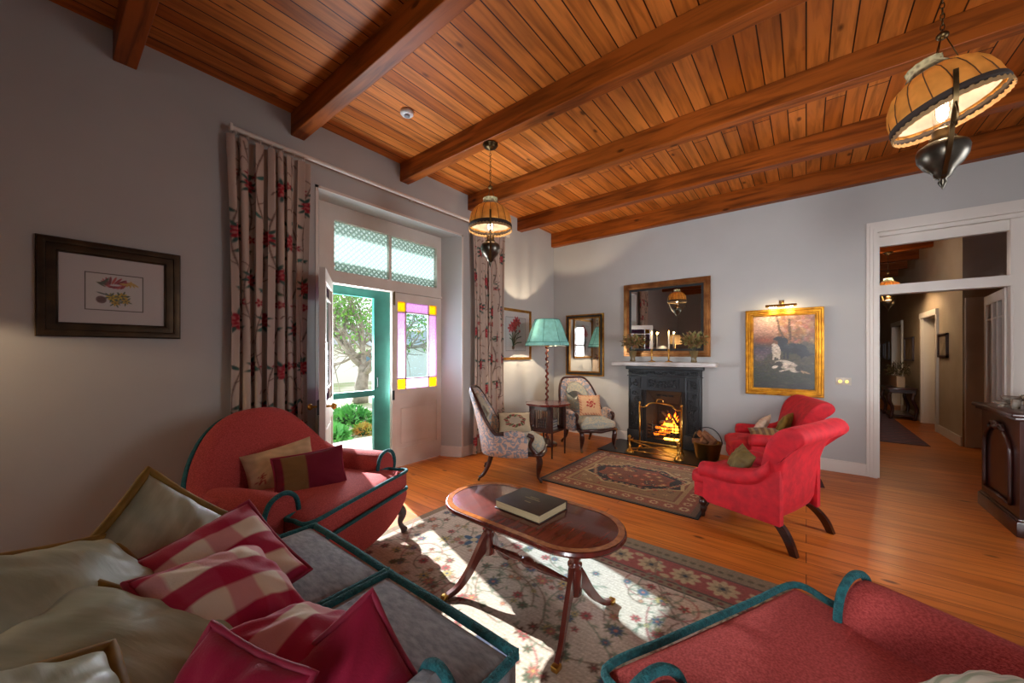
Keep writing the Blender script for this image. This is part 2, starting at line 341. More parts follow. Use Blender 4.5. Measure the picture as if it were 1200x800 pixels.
def sash(name, axis, a, lo, hi, z0=0.85, z1=2.45):
    bm = B(); f = (lambda p, q, z, zz: b2(bm, a-0.03, a+0.03, p, q, z, zz)) if axis == 'y' else (lambda p, q, z, zz: b2(bm, p, q, a-0.03, a+0.03, z, zz))
    f(lo, lo+0.06, z0, z1); f(hi-0.06, hi, z0, z1); f(lo, hi, z0, z0+0.07); f(lo, hi, z1-0.07, z1); m = (z0+z1)/2; f(lo, hi, m-0.03, m+0.03)
    for k in (1, 2): q = lo+(hi-lo)*k/3; f(q-0.012, q+0.012, z0, z1)
    return struct(obj(name, bm, M_white))
sash('added_window_1', 'y', 2.02, 2.6, 4.0); sash('window_2', 'x', -2.55, 0.1, 1.4)  # the right-hand sash is unseen, added as an opening for the fill lamp
# baseboards
def skirt(name, segs):
    bm = B()
    for (x0, y0, x1, y1) in segs:
        b2(bm, x0, x1, y0, y1, 0, 0.135, 0.004)
    return struct(obj(name, bm, M_white))
skirt('baseboard_left', [(XL, -2.45, XL+0.02, 1.554), (XL, 3.356, XL+0.02, YB)])
skirt('baseboard_back', [(XL, YB-0.02, -2.14, YB), (-1.08, YB-0.02, 0.515, YB), (1.69, YB-0.02, 1.9, YB)])
skirt('baseboard_right', [(1.88, -2.45, 1.9, YB)])
struct(obj('baseboard_reveal', prism(B(), [(XL+0.012, 3.36), (XL+0.012, 3.34), (-3.745, 3.222), (-3.75, 3.24)], 'z', 0, 0.135), M_white))
# door frame of the garden door with transom light
bm = B(); X0, X1 = -3.84, -3.75
b2(bm, X0, X1, 1.68, 1.76, 0, 2.852); b2(bm, X0, X1, 3.237, 3.26, 0, 2.852)
b2(bm, X0, X1, 1.76, 3.237, 2.70, 2.852); b2(bm, X0, X1, 1.76, 3.237, 2.06, 2.185)
b2(bm, X0, X1, 1.76, 1.83, 2.185, 2.70); b2(bm, X0, X1, 3.165, 3.237, 2.185, 2.70); b2(bm, X0+0.03, X1-0.01, 2.47, 2.50, 2.185, 2.70)
b2(bm, X0, X1+0.02, 1.70, 3.237, 2.055, 2.075)
fr = struct(obj('window_3', bm, M_whited))
obj('glass_pane', b2(B(), -3.805, -3.795, 1.83, 3.165, 2.185, 2.70), thin_glass('lattice_glass', 'eef6f2', textured=2), fr)
# arch line moulding round the reveal
struct(obj('trim_30', b2(b2(b2(B(), XL, XL+0.008, 1.53, 1.556, 0, 2.875), XL, XL+0.008, 3.354, 3.38, 0, 2.875), XL, XL+0.008, 1.53, 3.38, 2.85, 2.875), M_white))
M_yel = thin_glass('amber_glass', 'd0a428', textured=1); M_pnk = thin_glass('violet_glass', 'ac8cac', textured=1); M_clr = thin_glass('rippled_glass', 'e4f2f8', textured=0)
def door_leaf(name, loc, rz):
    """local: x 0..0.735 along the leaf, y thickness (room side y=0, outside y=+0.045)"""
    W_, T = 0.735, 0.045; bm = B()
    gx0, gx1, gz0, gz1 = 0.075, 0.66, 0.92, 1.95
    for (a, b_, c, d) in ((0, gx0, 0.01, 2.05), (gx1, W_, 0.01, 2.05), (gx0, gx1, 0.01, 0.22), (gx0, gx1, 0.74, gz0), (gx0, gx1, gz1, 2.05)): b2(bm, a, b_, 0, T, c, d)
    b2(bm, gx0, gx1, 0.012, T-0.012, 0.22, 0.74); b2(bm, gx0+0.05, gx1-0.05, 0.004, T-0.004, 0.27, 0.69, 0.006)
    o = struct(obj(name, bm, M_whited)); o.location = loc; o.rotation_euler = (0, 0, rz)
    bx = [gx0, gx0+0.12, gx1-0.12, gx1]; bz = [gz0, gz0+0.12, gz1-0.12, gz1]; bm = B()
    for k in (1, 2): b2(bm, bx[k]-0.008, bx[k]+0.008, 0.01, T-0.01, gz0, gz1); b2(bm, gx0, gx1, 0.01, T-0.01, bz[k]-0.008, bz[k]+0.008)
    obj('glazing_bars', bm, M_whited, o)
    for i in range(3):
        for j in range(3):
            m_ = M_yel if i != 1 and j != 1 else (M_clr if i == 1 and j == 1 else M_pnk)
            p_ = obj('glass_pane', b2(B(), bx[i], bx[i+1], 0.018, 0.024, bz[j], bz[j+1]), m_, o)
            if m_ is not M_clr: p_['label'] = 'amber corner pane' if m_ is M_yel else 'violet textured pane'
    return o
d1 = door_leaf('door_1', (-3.75, 2.502, 0), PI/2)
for z, h in ((0.12, 0.12), (1.98, 0.16)):
    bm = b2(B(), 0.012, 0.034, -0.012, 0, z-h/2, z+h/2, 0.003); tube(bm, [(0.023, -0.016, z-h/2), (0.023, -0.016, z+h/2)], 0.005); obj('bolt', bm, M_obrass, d1)
obj('keeper_plate', b2(B(), 0.0, 0.03, -0.008, 0, 0.80, 0.91, 0.002), M_iron, d1)
ang = math.atan2(-0.32, 0.55)
d2 = door_leaf('door_2', (-3.745, 1.765, 0), ang)
bm = B(); b2(bm, 0.58, 0.735, -0.018, 0, 0.84, 0.96, 0.003); obj('rim_lock', bm, M_iron, d2)
for s, y0 in ((1, 0.045), (-1, -0.018)):
    bm = B(); tube(bm, [(0.66, y0, 0.9), (0.66, y0+s*0.04, 0.9)], 0.009); sphere(bm, (0.66, y0+s*0.058, 0.9), 0.028, (1, 0.8, 1)); obj('door_knob', bm, M_brass, d2, True)
# green screen door, closed, outside
M_green = mat('green_paint', '2f8a7c', 0.5, noise=('27766c', 5))
bm = B(); xs0, xs1 = -3.885, -3.845
b2(bm, xs0, xs1, 1.70, 1.82, 0.01, 2.06); b2(bm, xs0, xs1, 2.33, 2.58, 0.01, 2.06); b2(bm, xs0, xs1, 1.82, 2.33, 1.965, 2.06)
b2(bm, xs0, xs1, 1.82, 2.33, 0.86, 0.925); b2(bm, xs0, xs1, 1.82, 2.33, 0.01, 0.22)
sd_ = struct(obj('door_3', bm, M_green)); obj('pull_handle', tube(B(), [(-3.84, 2.36, 0.95), (-3.815, 2.36, 0.96), (-3.815, 2.36, 1.06), (-3.84, 2.36, 1.07)], 0.006), M_iron, sd_)
# hall doorway: casing, lintel with glazed light, jambs
bm = B()
for k, (a, t) in enumerate(((0.085, 0.018), (0.06, 0.03), (0.03, 0.04))):
    e = 0.0 if k else 0.0
    b2(bm, 0.6-a, 0.6-(0.03 if k < 2 else 0)*0, YB-t, YB, 0, 2.64); b2(bm, 1.6, 1.6+a, YB-t, YB, 0, 2.64)
    b2(bm, 0.6-a, 1.6+a, YB-t, YB, 2.64, 2.64+a*1.35)
struct(obj('trim_31', bm, M_white))
bm = B(); b2(bm, 0.6, 0.62, YB, YB+0.2, 0, 2.64); b2(bm, 1.5, 1.6, YB+0.03, YB+0.12, 0, 2.64); b2(bm, 1.58, 1.6, YB, YB+0.2, 0, 2.64)
b2(bm, 0.62, 1.58, YB+0.0, YB+0.2, 2.60, 2.64); b2(bm, 0.62, 1.5, YB+0.05, YB+0.11, 2.50, 2.60); b2(bm, 0.62, 1.5, YB+0.02, YB+0.14, 1.975, 2.075)
b2(bm, 1.515, 1.522, YB+0.024, YB+0.03, 0.02, 1.97)
lf = struct(obj('window_4', bm, M_white)); obj('glass_pane', b2(B(), 0.62, 1.5, YB+0.075, YB+0.081, 2.075, 2.5), M_glass, lf)
# hall beyond
M_hall = mat('hall_paint', 'a8977f', 0.85, noise=('a08f77', 3))
struct(obj('wall_hall_left', b2(B(), -0.5, -0.4, YB+0.2, 17, 0, HC), M_hall))
bm = B(); XH = 1.76
ys = [(8.2, 9.5, 0), (9.5, 10.5, 2.0), (10.5, 12.45, 0), (12.45, 13.6, 2.0), (13.6, 17, 0)]
for a, b_, z in ys: b2(bm, XH, XH+0.25, a, b_, z, HC)
b2(bm, XH+0.25, 3.4, 8.2, 8.35, 0, HC); struct(obj('wall_hall_right', bm, M_hall))
struct(obj('wall_hall_end', b2(B(), -0.5, 3.4, 17, 17.1, 0, HC), M_hall)); struct(obj('wall_hall_side', b2(B(), 3.4, 3.5, YB, 17, 0, HC), M_hall))
for i, (a, b_) in enumerate(((9.5, 10.5), (12.45, 13.6))):
    bm = B(); b2(bm, XH-0.03, XH, a-0.09, a, 0, 2.0); b2(bm, XH-0.03, XH, b_, b_+0.09, 0, 2.0); b2(bm, XH-0.04, XH, a-0.09, b_+0.09, 2.0, 2.1)
    b2(bm, XH, XH+0.25, a, a+0.02, 0, 2.0); b2(bm, XH, XH+0.25, b_-0.02, b_, 0, 2.0); struct(obj('trim_%d' % (32+i), bm, M_white))
    bm = B(); b2(bm, XH+0.2, XH+0.24, a+0.02, b_-0.02, 0.01, 1.99); b2(bm, XH+0.19, XH+0.2, a+0.14, b_-0.14, 0.2, 0.85); b2(bm, XH+0.19, XH+0.2, a+0.14, b_-0.14, 1.0, 1.85); struct(obj('door_%d' % (5+i), bm, M_whited))
bm = B(); b2(bm, 1.78, 1.86, 8.165, 8.2, 0, 2.03); b2(bm, 2.7, 2.78, 8.165, 8.2, 0, 2.03); b2(bm, 1.78, 2.78, 8.16, 8.2, 2.03, 2.13); struct(obj('trim_34', bm, M_whited))
bm = B(); b2(bm, 1.86, 2.7, 8.175, 8.2, 0.01, 2.03); b2(bm, 1.96, 2.6, 8.168, 8.176, 0.2, 0.9, 0.004); b2(bm, 1.96, 2.6, 8.168, 8.176, 1.05, 1.9, 0.004); struct(obj('door_7', bm, M_whited))
skirt('baseboard_hall', [(XH-0.02, 8.2, XH, 9.41), (XH-0.02, 10.59, XH, 12.36), (XH-0.02, 13.69, XH, 17)])
# glazed leaf standing open into the hall
bm = B(); LW = 0.86
for (a, b_, c, d) in ((0, 0.09, 0.01, 1.97), (LW-0.09, LW, 0.01, 1.97), (0.09, LW-0.09, 0.01, 0.75), (0.09, LW-0.09, 1.87, 1.97)): b2(bm, a, b_, 0, 0.04, c, d)
for q in (0.31, 0.53): b2(bm, q-0.03, q+0.03, 0.004, 0.036, 0.75, 1.87)
b2(bm, 0.09, LW-0.09, 0.008, 0.032, 1.70, 1.72)
d4 = struct(obj('door_4', bm, M_whited)); d4.location = (1.53, YB+0.13, 0); d4.rotation_euler = (0, 0, math.atan2(0.86, 0.08))
obj('glass_pane', b2(B(), 0.09, LW-0.09, 0.018, 0.022, 0.75, 1.87), M_glass, d4)

# ================================================================== OUTSIDE
M_stone = mat('pale_stone', 'd9d2c6', 0.8, noise=('c9c1b4', 2))
struct(obj('veranda_floor', b2(B(), -5.6, W0, -3, 9, -0.12, -0.02), M_stone))
struct(obj('garden_ground', b2(B(), -26, -5.6, -12, 26, -0.3, -0.16), mat('lawn_path', 'cfc8b8', 0.9, noise=('8ea06a', 0.8))))
struct(obj('veranda_roof', b2(B(), -5.0, W0, -3, 9, 3.25, 3.3), mat('white_roof', 'e6eae8', 0.7)))
struct(obj('trim_35', b2(B(), -5.05, -4.93, -3, 9, 2.80, 2.93), mat('veranda_beam', '6f8a80', 0.6)))
tr = thing('garden_tree', 'bare-branched tree with green leaves seen through the open garden door', 'tree', (-10.5, 5.9, -0.16))
M_bark = mat('bark', 'a49a90', 0.9, noise=('7d736a', 6)); bm = B(); leaves = []
def branch(p, d, r, n, depth):
    pts = [Vector(p)]; rr = [r]
    for i in range(n):
        d = (d+Vector(RNG.normal(size=3)*0.16)+Vector((0, 0, 0.03))).normalized(); pts.append(pts[-1]+d*0.33*(1.0 if depth else 0.85)); rr.append(r*(1-0.6*(i+1)/n))
        if depth < 3 and i >= (2 if depth == 0 else 1):
            for _ in range(2 if depth else 2):
                e = (d+Vector(RNG.normal(size=3)*0.75)).normalized(); branch(pts[-1], e, rr[-1]*0.62, max(3, n-1), depth+1)
    if depth >= 2: leaves.extend(pts[1:])
    tube(bm, pts, rr, 6)
branch((0, 0, 0), Vector((0, 0.1, 1)), 0.24, 6, 0)
obj('trunk', bm, M_bark, tr, True)
bm = B()
for p in leaves:
    if p.z < 1.6: continue
    k = 5 if p.z > 2.4 else 1
    for _ in range(k):
        c = p+Vector(RNG.normal(size=3)*0.13); a = Vector(RNG.normal(size=3)).normalized(); b_ = a.orthogonal().normalized(); l = 0.06
        try: bm.faces.new([bm.verts.new(c+a*l), bm.verts.new(c+b_*l*0.45), bm.verts.new(c-a*l), bm.verts.new(c-b_*l*0.45)])
        except ValueError: pass
lf_ = obj('leaves', bm, mat('leaf_green', '4e8a3a', 0.6, noise=('7fae4e', 3)), tr, fix=False)
def shrub(name, label, loc, r, cols, n, leafl, group=None, hz=0.7):
    t = thing(name, label, 'shrub', loc, 0, group); bm = B()
    for _ in range(n):
        v = Vector(RNG.normal(size=3)).normalized(); v.z = abs(v.z); c = Vector((v.x*r, v.y*r, v.z*r*hz))*RNG.uniform(0.65, 1.0)
        a = (v+Vector(RNG.normal(size=3)*0.5)).normalized(); b_ = a.orthogonal().normalized()
        bm.faces.new([bm.verts.new(c), bm.verts.new(c+a*leafl*0.5+b_*leafl*0.18), bm.verts.new(c+a*leafl), bm.verts.new(c+a*leafl*0.5-b_*leafl*0.18)])
    obj('leaves', bm, mat('leaf_'+cols[0], cols[0], 0.55, noise=(cols[1], 4)), t, fix=False)
    obj('stem', lathe(B(), [(r*0.55, 0.0), (r*0.6, r*hz*0.3), (r*0.45, r*hz*0.6), (0.01, r*hz*0.75)], 10), mat('dark_foliage', '23401c', 0.9), t, True); return t
k = 0
for i, (x, y, r, j) in enumerate([(-6.5, 2.2, 0.36, 0), (-6.45, 3.07, 0.30, 0), (-6.5, 4.32, 0.32, 0), (-6.45, 5.2, 0.32, 0), (-7.6, 2.8, 0.46, 0), (-7.6, 4.05, 0.46, 0), (-7.6, 5.3, 0.46, 0)]):
    shrub('flower_bed_shrub', ['low green shrub in the garden bed, nearest the path', 'low green shrub in the garden bed, second along the path', 'low green shrub in the front of the bed, mid row', 'low green shrub at the far end of the front row', 'green shrub behind, at the left of the rear row', 'green shrub behind, in the middle of the rear row', 'green shrub behind, at the right of the rear row'][i], (x, y, -0.16), r, ('3c8a3c', '6db257'), 420, 0.15, 'green shrubs in the garden bed')
shrub('round_bush', 'small round yellow-green bush with an orange edge in the garden bed', (-6.4, 3.66, -0.16), 0.2, ('8aa03a', 'c07a3a'), 420, 0.07, hz=0.95)
hb = thing('garden_building', 'pale building with a small dark window behind the garden tree', 'building', (-19, 11.5, -0.2))
obj('wall', b2(B(), -1, 1, -9, 9, 0, 1.9), mat('pale_render', 'f4f2ee', 0.8), hb); obj('window', b2(B(), 1, 1.04, -1.2, 0.2, 0.75, 1.55), mat('far_glass', '5f7f95', 0.2), hb)
obj('roof', prism(B(), [(-1.4, 1.9), (1.4, 1.9), (0, 2.9)], 'y', -9.4, 9.4), mat('far_roof', 'a9b0b4', 0.6), hb)
# ================================================================== UPHOLSTERY HELPERS
def shell(bm, path, h, z0, th, lean, n=40, seg=5):
    """curved upholstered wall: path(t)->(x,y,nx,ny), h(t) top height, outward lean(t)"""
    rings = []
    for i in range(n+1):
        t = -1+2*i/n; x, y, nx, ny = path(t); H_ = h(t); ln = lean(t); T = th if not callable(th) else th(t); r = []
        zs = [z0, z0+(H_-T/2-z0)*0.33, z0+(H_-T/2-z0)*0.66, H_-T/2]
        def P(off, z): q = off+ln*max(0, (z-z0)/max(H_-z0, 0.01))**1.3; return (x+nx*q, y+ny*q, z)
        for z in zs: r.append(P(-T/2*(1.25 if z in zs[1:3] else 0.9), z))
        for k in range(1, seg): a = PI*k/seg; r.append(P(-T/2*math.cos(a), H_-T/2+T/2*math.sin(a)))
        for z in reversed(zs): r.append(P(T/2, z))
        rings.append(r)
    return loft(bm, rings)
def upath(a, b, phim, yc, e=0.8):
    def f(t):
        p = t*phim; s, c = math.sin(p), math.cos(p); x = a*math.copysign(abs(s)**e, s); y = yc+b*math.copysign(abs(c)**e, c)
        nx, ny = x/a/a, (y-yc)/b/b; l = math.hypot(nx, ny) or 1; return x, y, nx/l, ny/l
    return f
def sstep(a, b, x): t = min(1, max(0, (x-a)/(b-a))); return t*t*(3-2*t)
def slab(bm, poly, z0, z1, crown=0.02, rnd=0.03, yc=None):
    """rounded seat cushion from a plan polygon"""
    P = np.array(poly, float); c = P.mean(0)
    def ins(d): v = P-c; l = np.linalg.norm(v, axis=1, keepdims=True); return c+v*(1-d/l)
    rings = []
    for d, z in ((rnd, z0), (0.006, z0+rnd*0.5), (0, z0+rnd), (0, z1-rnd), (0.006, z1-rnd*0.5), (rnd, z1), (rnd*3, z1+crown*0.5)): rings.append([(p[0], p[1], z) for p in ins(d)])
    for f in (0.5, 0.15): rings.append([(c[0]+(p[0]-c[0])*f, c[1]+(p[1]-c[1])*f, z1+crown) for p in P])
    return loft(bm, rings)
def densify(poly, n=4):
    out = []
    for i, p in enumerate(poly):
        q = poly[(i+1) % len(poly)]
        for k in range(n): t = k/n; out.append((p[0]+(q[0]-p[0])*t, p[1]+(q[1]-p[1])*t))
    return out
def rpoly(x0, x1, y0, y1, r=0.05, n=4):
    out = []
    for cx, cy, a0 in ((x1-r, y1-r, 0), (x0+r, y1-r, 90), (x0+r, y0+r, 180), (x1-r, y0+r, 270)):
        for k in range(n+1): a = math.radians(a0+90*k/n); out.append((cx+r*math.cos(a), cy+r*math.sin(a)))
    return densify(out, 2)
def pillow(name, w_, h_, t_, m_, colf=None, parent=None, n=36, pinch=0.07, seed=1, wr=0.012, pow_=0.5):
    """scatter cushion centred on its middle; local X width, Y height, Z thickness"""
    u = np.linspace(-1, 1, n); U, V = np.meshgrid(u, u); rng = np.random.default_rng(seed); ph = rng.uniform(0, 6.28, 8)
    sx = 1-pinch*(1-V**2)**1; sy = 1-pinch*(1-U**2)**1
    X = w_/2*U*sx; Y = h_/2*V*sy
    bulge = (np.clip(1-U**2, 0, 1)**pow_*np.clip(1-V**2, 0, 1)**pow_)
    wrk = wr*(np.sin(5*U+4*V+ph[0])*0.6+np.sin(9*U-7*V+ph[1])*0.35+0.5*np.sin(14*np.arctan2(V, U)+ph[2])*np.hypot(U, V)**2)*bulge**0.5
    co_, F, cols = [], [], []
    for s in (1, -1):
        Z = s*(t_/2*bulge+wrk*(1 if s > 0 else -1)); base = len(co_)
        co_ += list(zip(X.ravel(), Y.ravel(), Z.ravel()))
        for j in range(n-1):
            for i in range(n-1):
                a = base+j*n+i; q = (a, a+1, a+n+1, a+n); F.append(q if s > 0 else q[::-1])
        if colf is not None: cols.append(colf(U.ravel(), V.ravel(), s))
    me = D.meshes.new(name); me.from_pydata(co_, [], F)
    if colf is not None:
        at = me.color_attributes.new('Col', 'FLOAT_COLOR', 'POINT'); c = np.ones((len(co_), 4), np.float32); c[:, :3] = s2l(np.concatenate(cols)); at.data.foreach_set('color', c.ravel())
    bm = bmesh.new(); bm.from_mesh(me)
    if colf is None: bmesh.ops.remove_doubles(bm, verts=bm.verts, dist=1e-5)
    bm.to_mesh(me); bm.free(); return link(name, me, m_, parent, True)
def edge_loop(w_, h_, pinch=0.07, n=14, off=0.0, inset=1.0):
    pts = []
    for a, b_, fx in (((-1, -1), (1, -1), 0), ((1, -1), (1, 1), 1), ((1, 1), (-1, 1), 0), ((-1, 1), (-1, -1), 1)):
        for k in range(n):
            t = k/n; U = (a[0]+(b_[0]-a[0])*t)*inset; V = (a[1]+(b_[1]-a[1])*t)*inset
            pts.append(((w_/2+off)*U*(1-pinch*(1-V**2)), (h_/2+off)*V*(1-pinch*(1-U**2)), 0))
    return pts

# ================================================================== RED SETTEE CHAIRS WITH TEAL BRAID
M_coral = mat('coral_chenille', 'c4524e', 0.9, noise=('9a3434', 150), bump=0.35, bscale=220, sheen=0.2, stretch=(1, 1, 1.6))
M_gwood = mat('limed_dark_wood', '3a2a26', 0.4, noise=('5a4a46', 8))
def settee(label, loc, rz):
    t = thing('camel_back_armchair', label, 'armchair', loc, rz, 'red armchairs with teal braid')
    pth = upath(0.53, 0.40, math.radians(86), 0.02, 0.72)
    hh = lambda q: 0.55+0.40*(0.5+0.5*math.cos(PI*min(1, abs(q)/0.86)))**1.15
    bm = shell(B(), pth, hh, 0.16, 0.12, lambda q: 0.10*(1-abs(q)**2), 48, 7); subsurf(obj('backrest', bm, M_coral, t, True))
    pts = []
    for i in range(49):
        q = -1+2*i/48; x, y, nx, ny = pth(q); o_ = 0.055+0.10*(1-abs(q)**2); pts.append((x+nx*o_, y+ny*o_, hh(q)-0.035))
    obj('back_braid', tube(B(), pts, 0.013, 8), M_teal, t, True)
    for s in (-1, 1):
        rings = []; prof = [(0.36, 0.18), (0.355, 0.36), (0.35, 0.46), (0.37, 0.54), (0.42, 0.58), (0.475, 0.585), (0.53, 0.56), (0.56, 0.50), (0.555, 0.44), (0.525, 0.40), (0.485, 0.37), (0.475, 0.30), (0.475, 0.18)]
        for y, f in ((-0.255, 0.90), (-0.245, 0.98), (-0.22, 1.0), (-0.05, 1.0), (0.1, 0.99), (0.24, 0.96), (0.33, 0.9)):
            rings.append([(s*(0.47+(x-0.47)*f), y, 0.18+(z-0.18)*(f if z > 0.3 else 1)+0.02*max(0, y)) for x, z in prof])
        subsurf(obj('arm', loft(B(), rings), M_coral, t, True))
        fr_ = [(s*x, -0.25, z) for x, z in prof]; obj('arm_braid', tube(B(), bez(fr_[1:-1], 4), 0.013, 8), M_teal, t, True)
    seat = [(-0.45, -0.43), (0.45, -0.43), (0.45, -0.235), (0.40, -0.22), (0.40, 0.36), (-0.40, 0.36), (-0.40, -0.22), (-0.45, -0.235)]
    poly = densify(seat, 6); obj('seat_cushion', slab(B(), poly, 0.325, 0.45, 0.02, 0.02), M_coral, t, True)
    front = [(-0.38, -0.255), (-0.448, -0.265), (-0.455, -0.32), (-0.452, -0.43), (-0.2, -0.436), (0.2, -0.436), (0.452, -0.43), (0.455, -0.32), (0.448, -0.265), (0.38, -0.255)]
    for z in (0.452, 0.322): obj('cushion_braid', tube(B(), bez([(x, y, z) for x, y in front], 6), 0.012, 8), M_teal, t, True)
    bm = B(); xs = np.linspace(-0.455, 0.455, 31)
    zl = [0.115+0.06*abs(math.cos(PI*(x/0.91)*1.0))**1.0*(-1)+0.09*(abs(x)/0.455)**4+0.03 for x in xs]
    loft(bm, [[(x, -0.425, 0.32), (x, -0.43, (0.32+z)/2), (x, -0.42, z), (x, -0.36, z), (x, -0.36, 0.32)] for x, z in zip(xs, zl)])
    b2(bm, -0.455, -0.42, -0.37, 0.34, 0.17, 0.32); b2(bm, 0.42, 0.455, -0.37, 0.34, 0.17, 0.32); b2(bm, -0.44, 0.44, -0.36, 0.36, 0.20, 0.32)
    obj('seat_apron', bm, M_coral, t, 'auto')
    for s in (-1, 1):
        p = bez([(s*0.40, -0.37, 0.21), (s*0.43, -0.405, 0.14), (s*0.42, -0.395, 0.07), (s*0.43, -0.42, 0.02), (s*0.435, -0.43, 0.004)], 5)
        r = [0.036, 0.037, 0.038, 0.038, 0.037, 0.034, 0.03, 0.027, 0.024, 0.021, 0.019, 0.018, 0.018, 0.019, 0.022, 0.026, 0.028, 0.028, 0.026, 0.022, 0.018]
        obj('leg', tube(B(), p, r[:len(p)], 10), M_gwood, t, True)
        p = bez([(s*0.36, 0.30, 0.2), (s*0.38, 0.34, 0.1), (s*0.41, 0.40, 0.0)], 6); obj('leg', tube(B(), p, [0.028-0.001*i for i in range(len(p))], 8), M_gwood, t, True)
    return t
settee('red camel-back armchair with teal braid standing by the curtain and garden door', (-2.60, 1.125, 0.006), math.atan2(0.93, -0.37))
settee('red chenille armchair with teal braid, cut off by the bottom right of the photo', (0.145, 1.195, 0.006), math.atan2(-0.89, -0.45))

# ================================================================== CRIMSON SCROLL-BACK NURSING CHAIRS
M_crim = mat('crimson_velvet', 'cc1626', 0.75, noise=('a80e1e', 14), bump=0.1, bscale=60, sheen=0.3)
def scrollchair(label, loc, rz):
    t = thing('scroll_back_armchair', label, 'armchair', loc, rz, 'crimson velvet scroll-back armchairs')
    inner = [(0.14, 0.30), (0.15, 0.42), (0.175, 0.52), (0.205, 0.62), (0.235, 0.71), (0.28, 0.79), (0.335, 0.845), (0.40, 0.868), (0.455, 0.85), (0.485, 0.80), (0.47, 0.755), (0.425, 0.745), (0.375, 0.72), (0.335, 0.62), (0.315, 0.50), (0.30, 0.34), (0.29, 0.17), (0.15, 0.17)]
    rings = []
    for u in (-1, -0.985, -0.93, -0.6, -0.2, 0.2, 0.6, 0.93, 0.985, 1):
        f = 1-(0.06 if abs(u) == 1 else 0.02 if abs(u) > 0.98 else 0); cy, cz = 0.3, 0.55
        rings.append([((0.29+0.10*sstep(0.45, 0.85, z))*u, cy+(y-cy)*f-0.015*abs(u)**2, cz+(z-cz)*f) for y, z in inner])
    subsurf(obj('backrest', loft(B(), rings), M_crim, t, True))
    for s in (-1, 1):
        path = bez([(0, 0.235, 0.60), (0, 0.15, 0.515), (0, -0.02, 0.475), (0, -0.2, 0.475), (0, -0.26, 0.46)], 5)
        rings = []
        for i, (_, y, z) in enumerate(path):
            e = min(1, (len(path)-1-i)*0.45+0.55); cx = s*(0.30+0.02*sstep(0.2, -0.2, y)); R_ = 0.062*e
            rings.append([(cx+R_*1.0*math.cos(a), y, z-0.045+R_*math.sin(a)) for a in np.linspace(0, 2*PI, 13)[:-1]])
        obj('arm', loft(B(), rings), M_crim, t, True)
        bm = B(); prism(bm, [(0.30, 0.17), (0.30, 0.55), (0.15, 0.47), (-0.02, 0.43), (-0.23, 0.43), (-0.24, 0.20), (-0.2, 0.17)], 'x', s*0.275, s*0.332)
        obj('side_panel', bm, M_crim, t, 'auto')
    poly = densify([(-0.27, -0.24), (-0.285, -0.36), (-0.22, -0.395), (0, -0.41), (0.22, -0.395), (0.285, -0.36), (0.27, -0.24), (0.27, 0.2), (-0.27, 0.2)], 3)
    obj('seat', slab(B(), poly, 0.27, 0.375, 0.035, 0.035), M_crim, t, True)
    bm = B(); prism(bm, [(x*0.97, y*0.96) for x, y in poly], 'z', 0.175, 0.285); obj('seat_rail', bm, M_crim, t, 'auto')
    for s in (-1, 1):
        pr = [(0.03, 0.18), (0.032, 0.155), (0.02, 0.145), (0.03, 0.13), (0.034, 0.11), (0.02, 0.092), (0.028, 0.08), (0.024, 0.05), (0.014, 0.03), (0.017, 0.02), (0.012, 0.0)]
        obj('leg', lathe(B(), pr, 14, (s*0.225, -0.30, 0)), M_dark, t, True)
        p = bez([(s*0.26, 0.18, 0.2), (s*0.275, 0.27, 0.165), (s*0.295, 0.335, 0.09), (s*0.305, 0.375, 0.0)], 5)
        rings = [[(x+dx, y+dy, z) for dx, dy in ((-0.02, -0.03*f), (0.02, -0.03*f), (0.02, 0.03*f), (-0.02, 0.03*f))] for (x, y, z), f in zip(p, np.linspace(1.25, 0.7, len(p)))]
        obj('leg', loft(B(), rings), M_dark, t, 'auto')
    return t
scrollchair('crimson velvet scroll-back armchair nearer the camera, its side turned to us', (-0.31, 3.50, 0), math.atan2(-0.94, -0.34))
scrollchair('crimson velvet scroll-back armchair standing below the hunting painting', (-0.33, 5.02, 0), math.atan2(-0.95, 0.31))

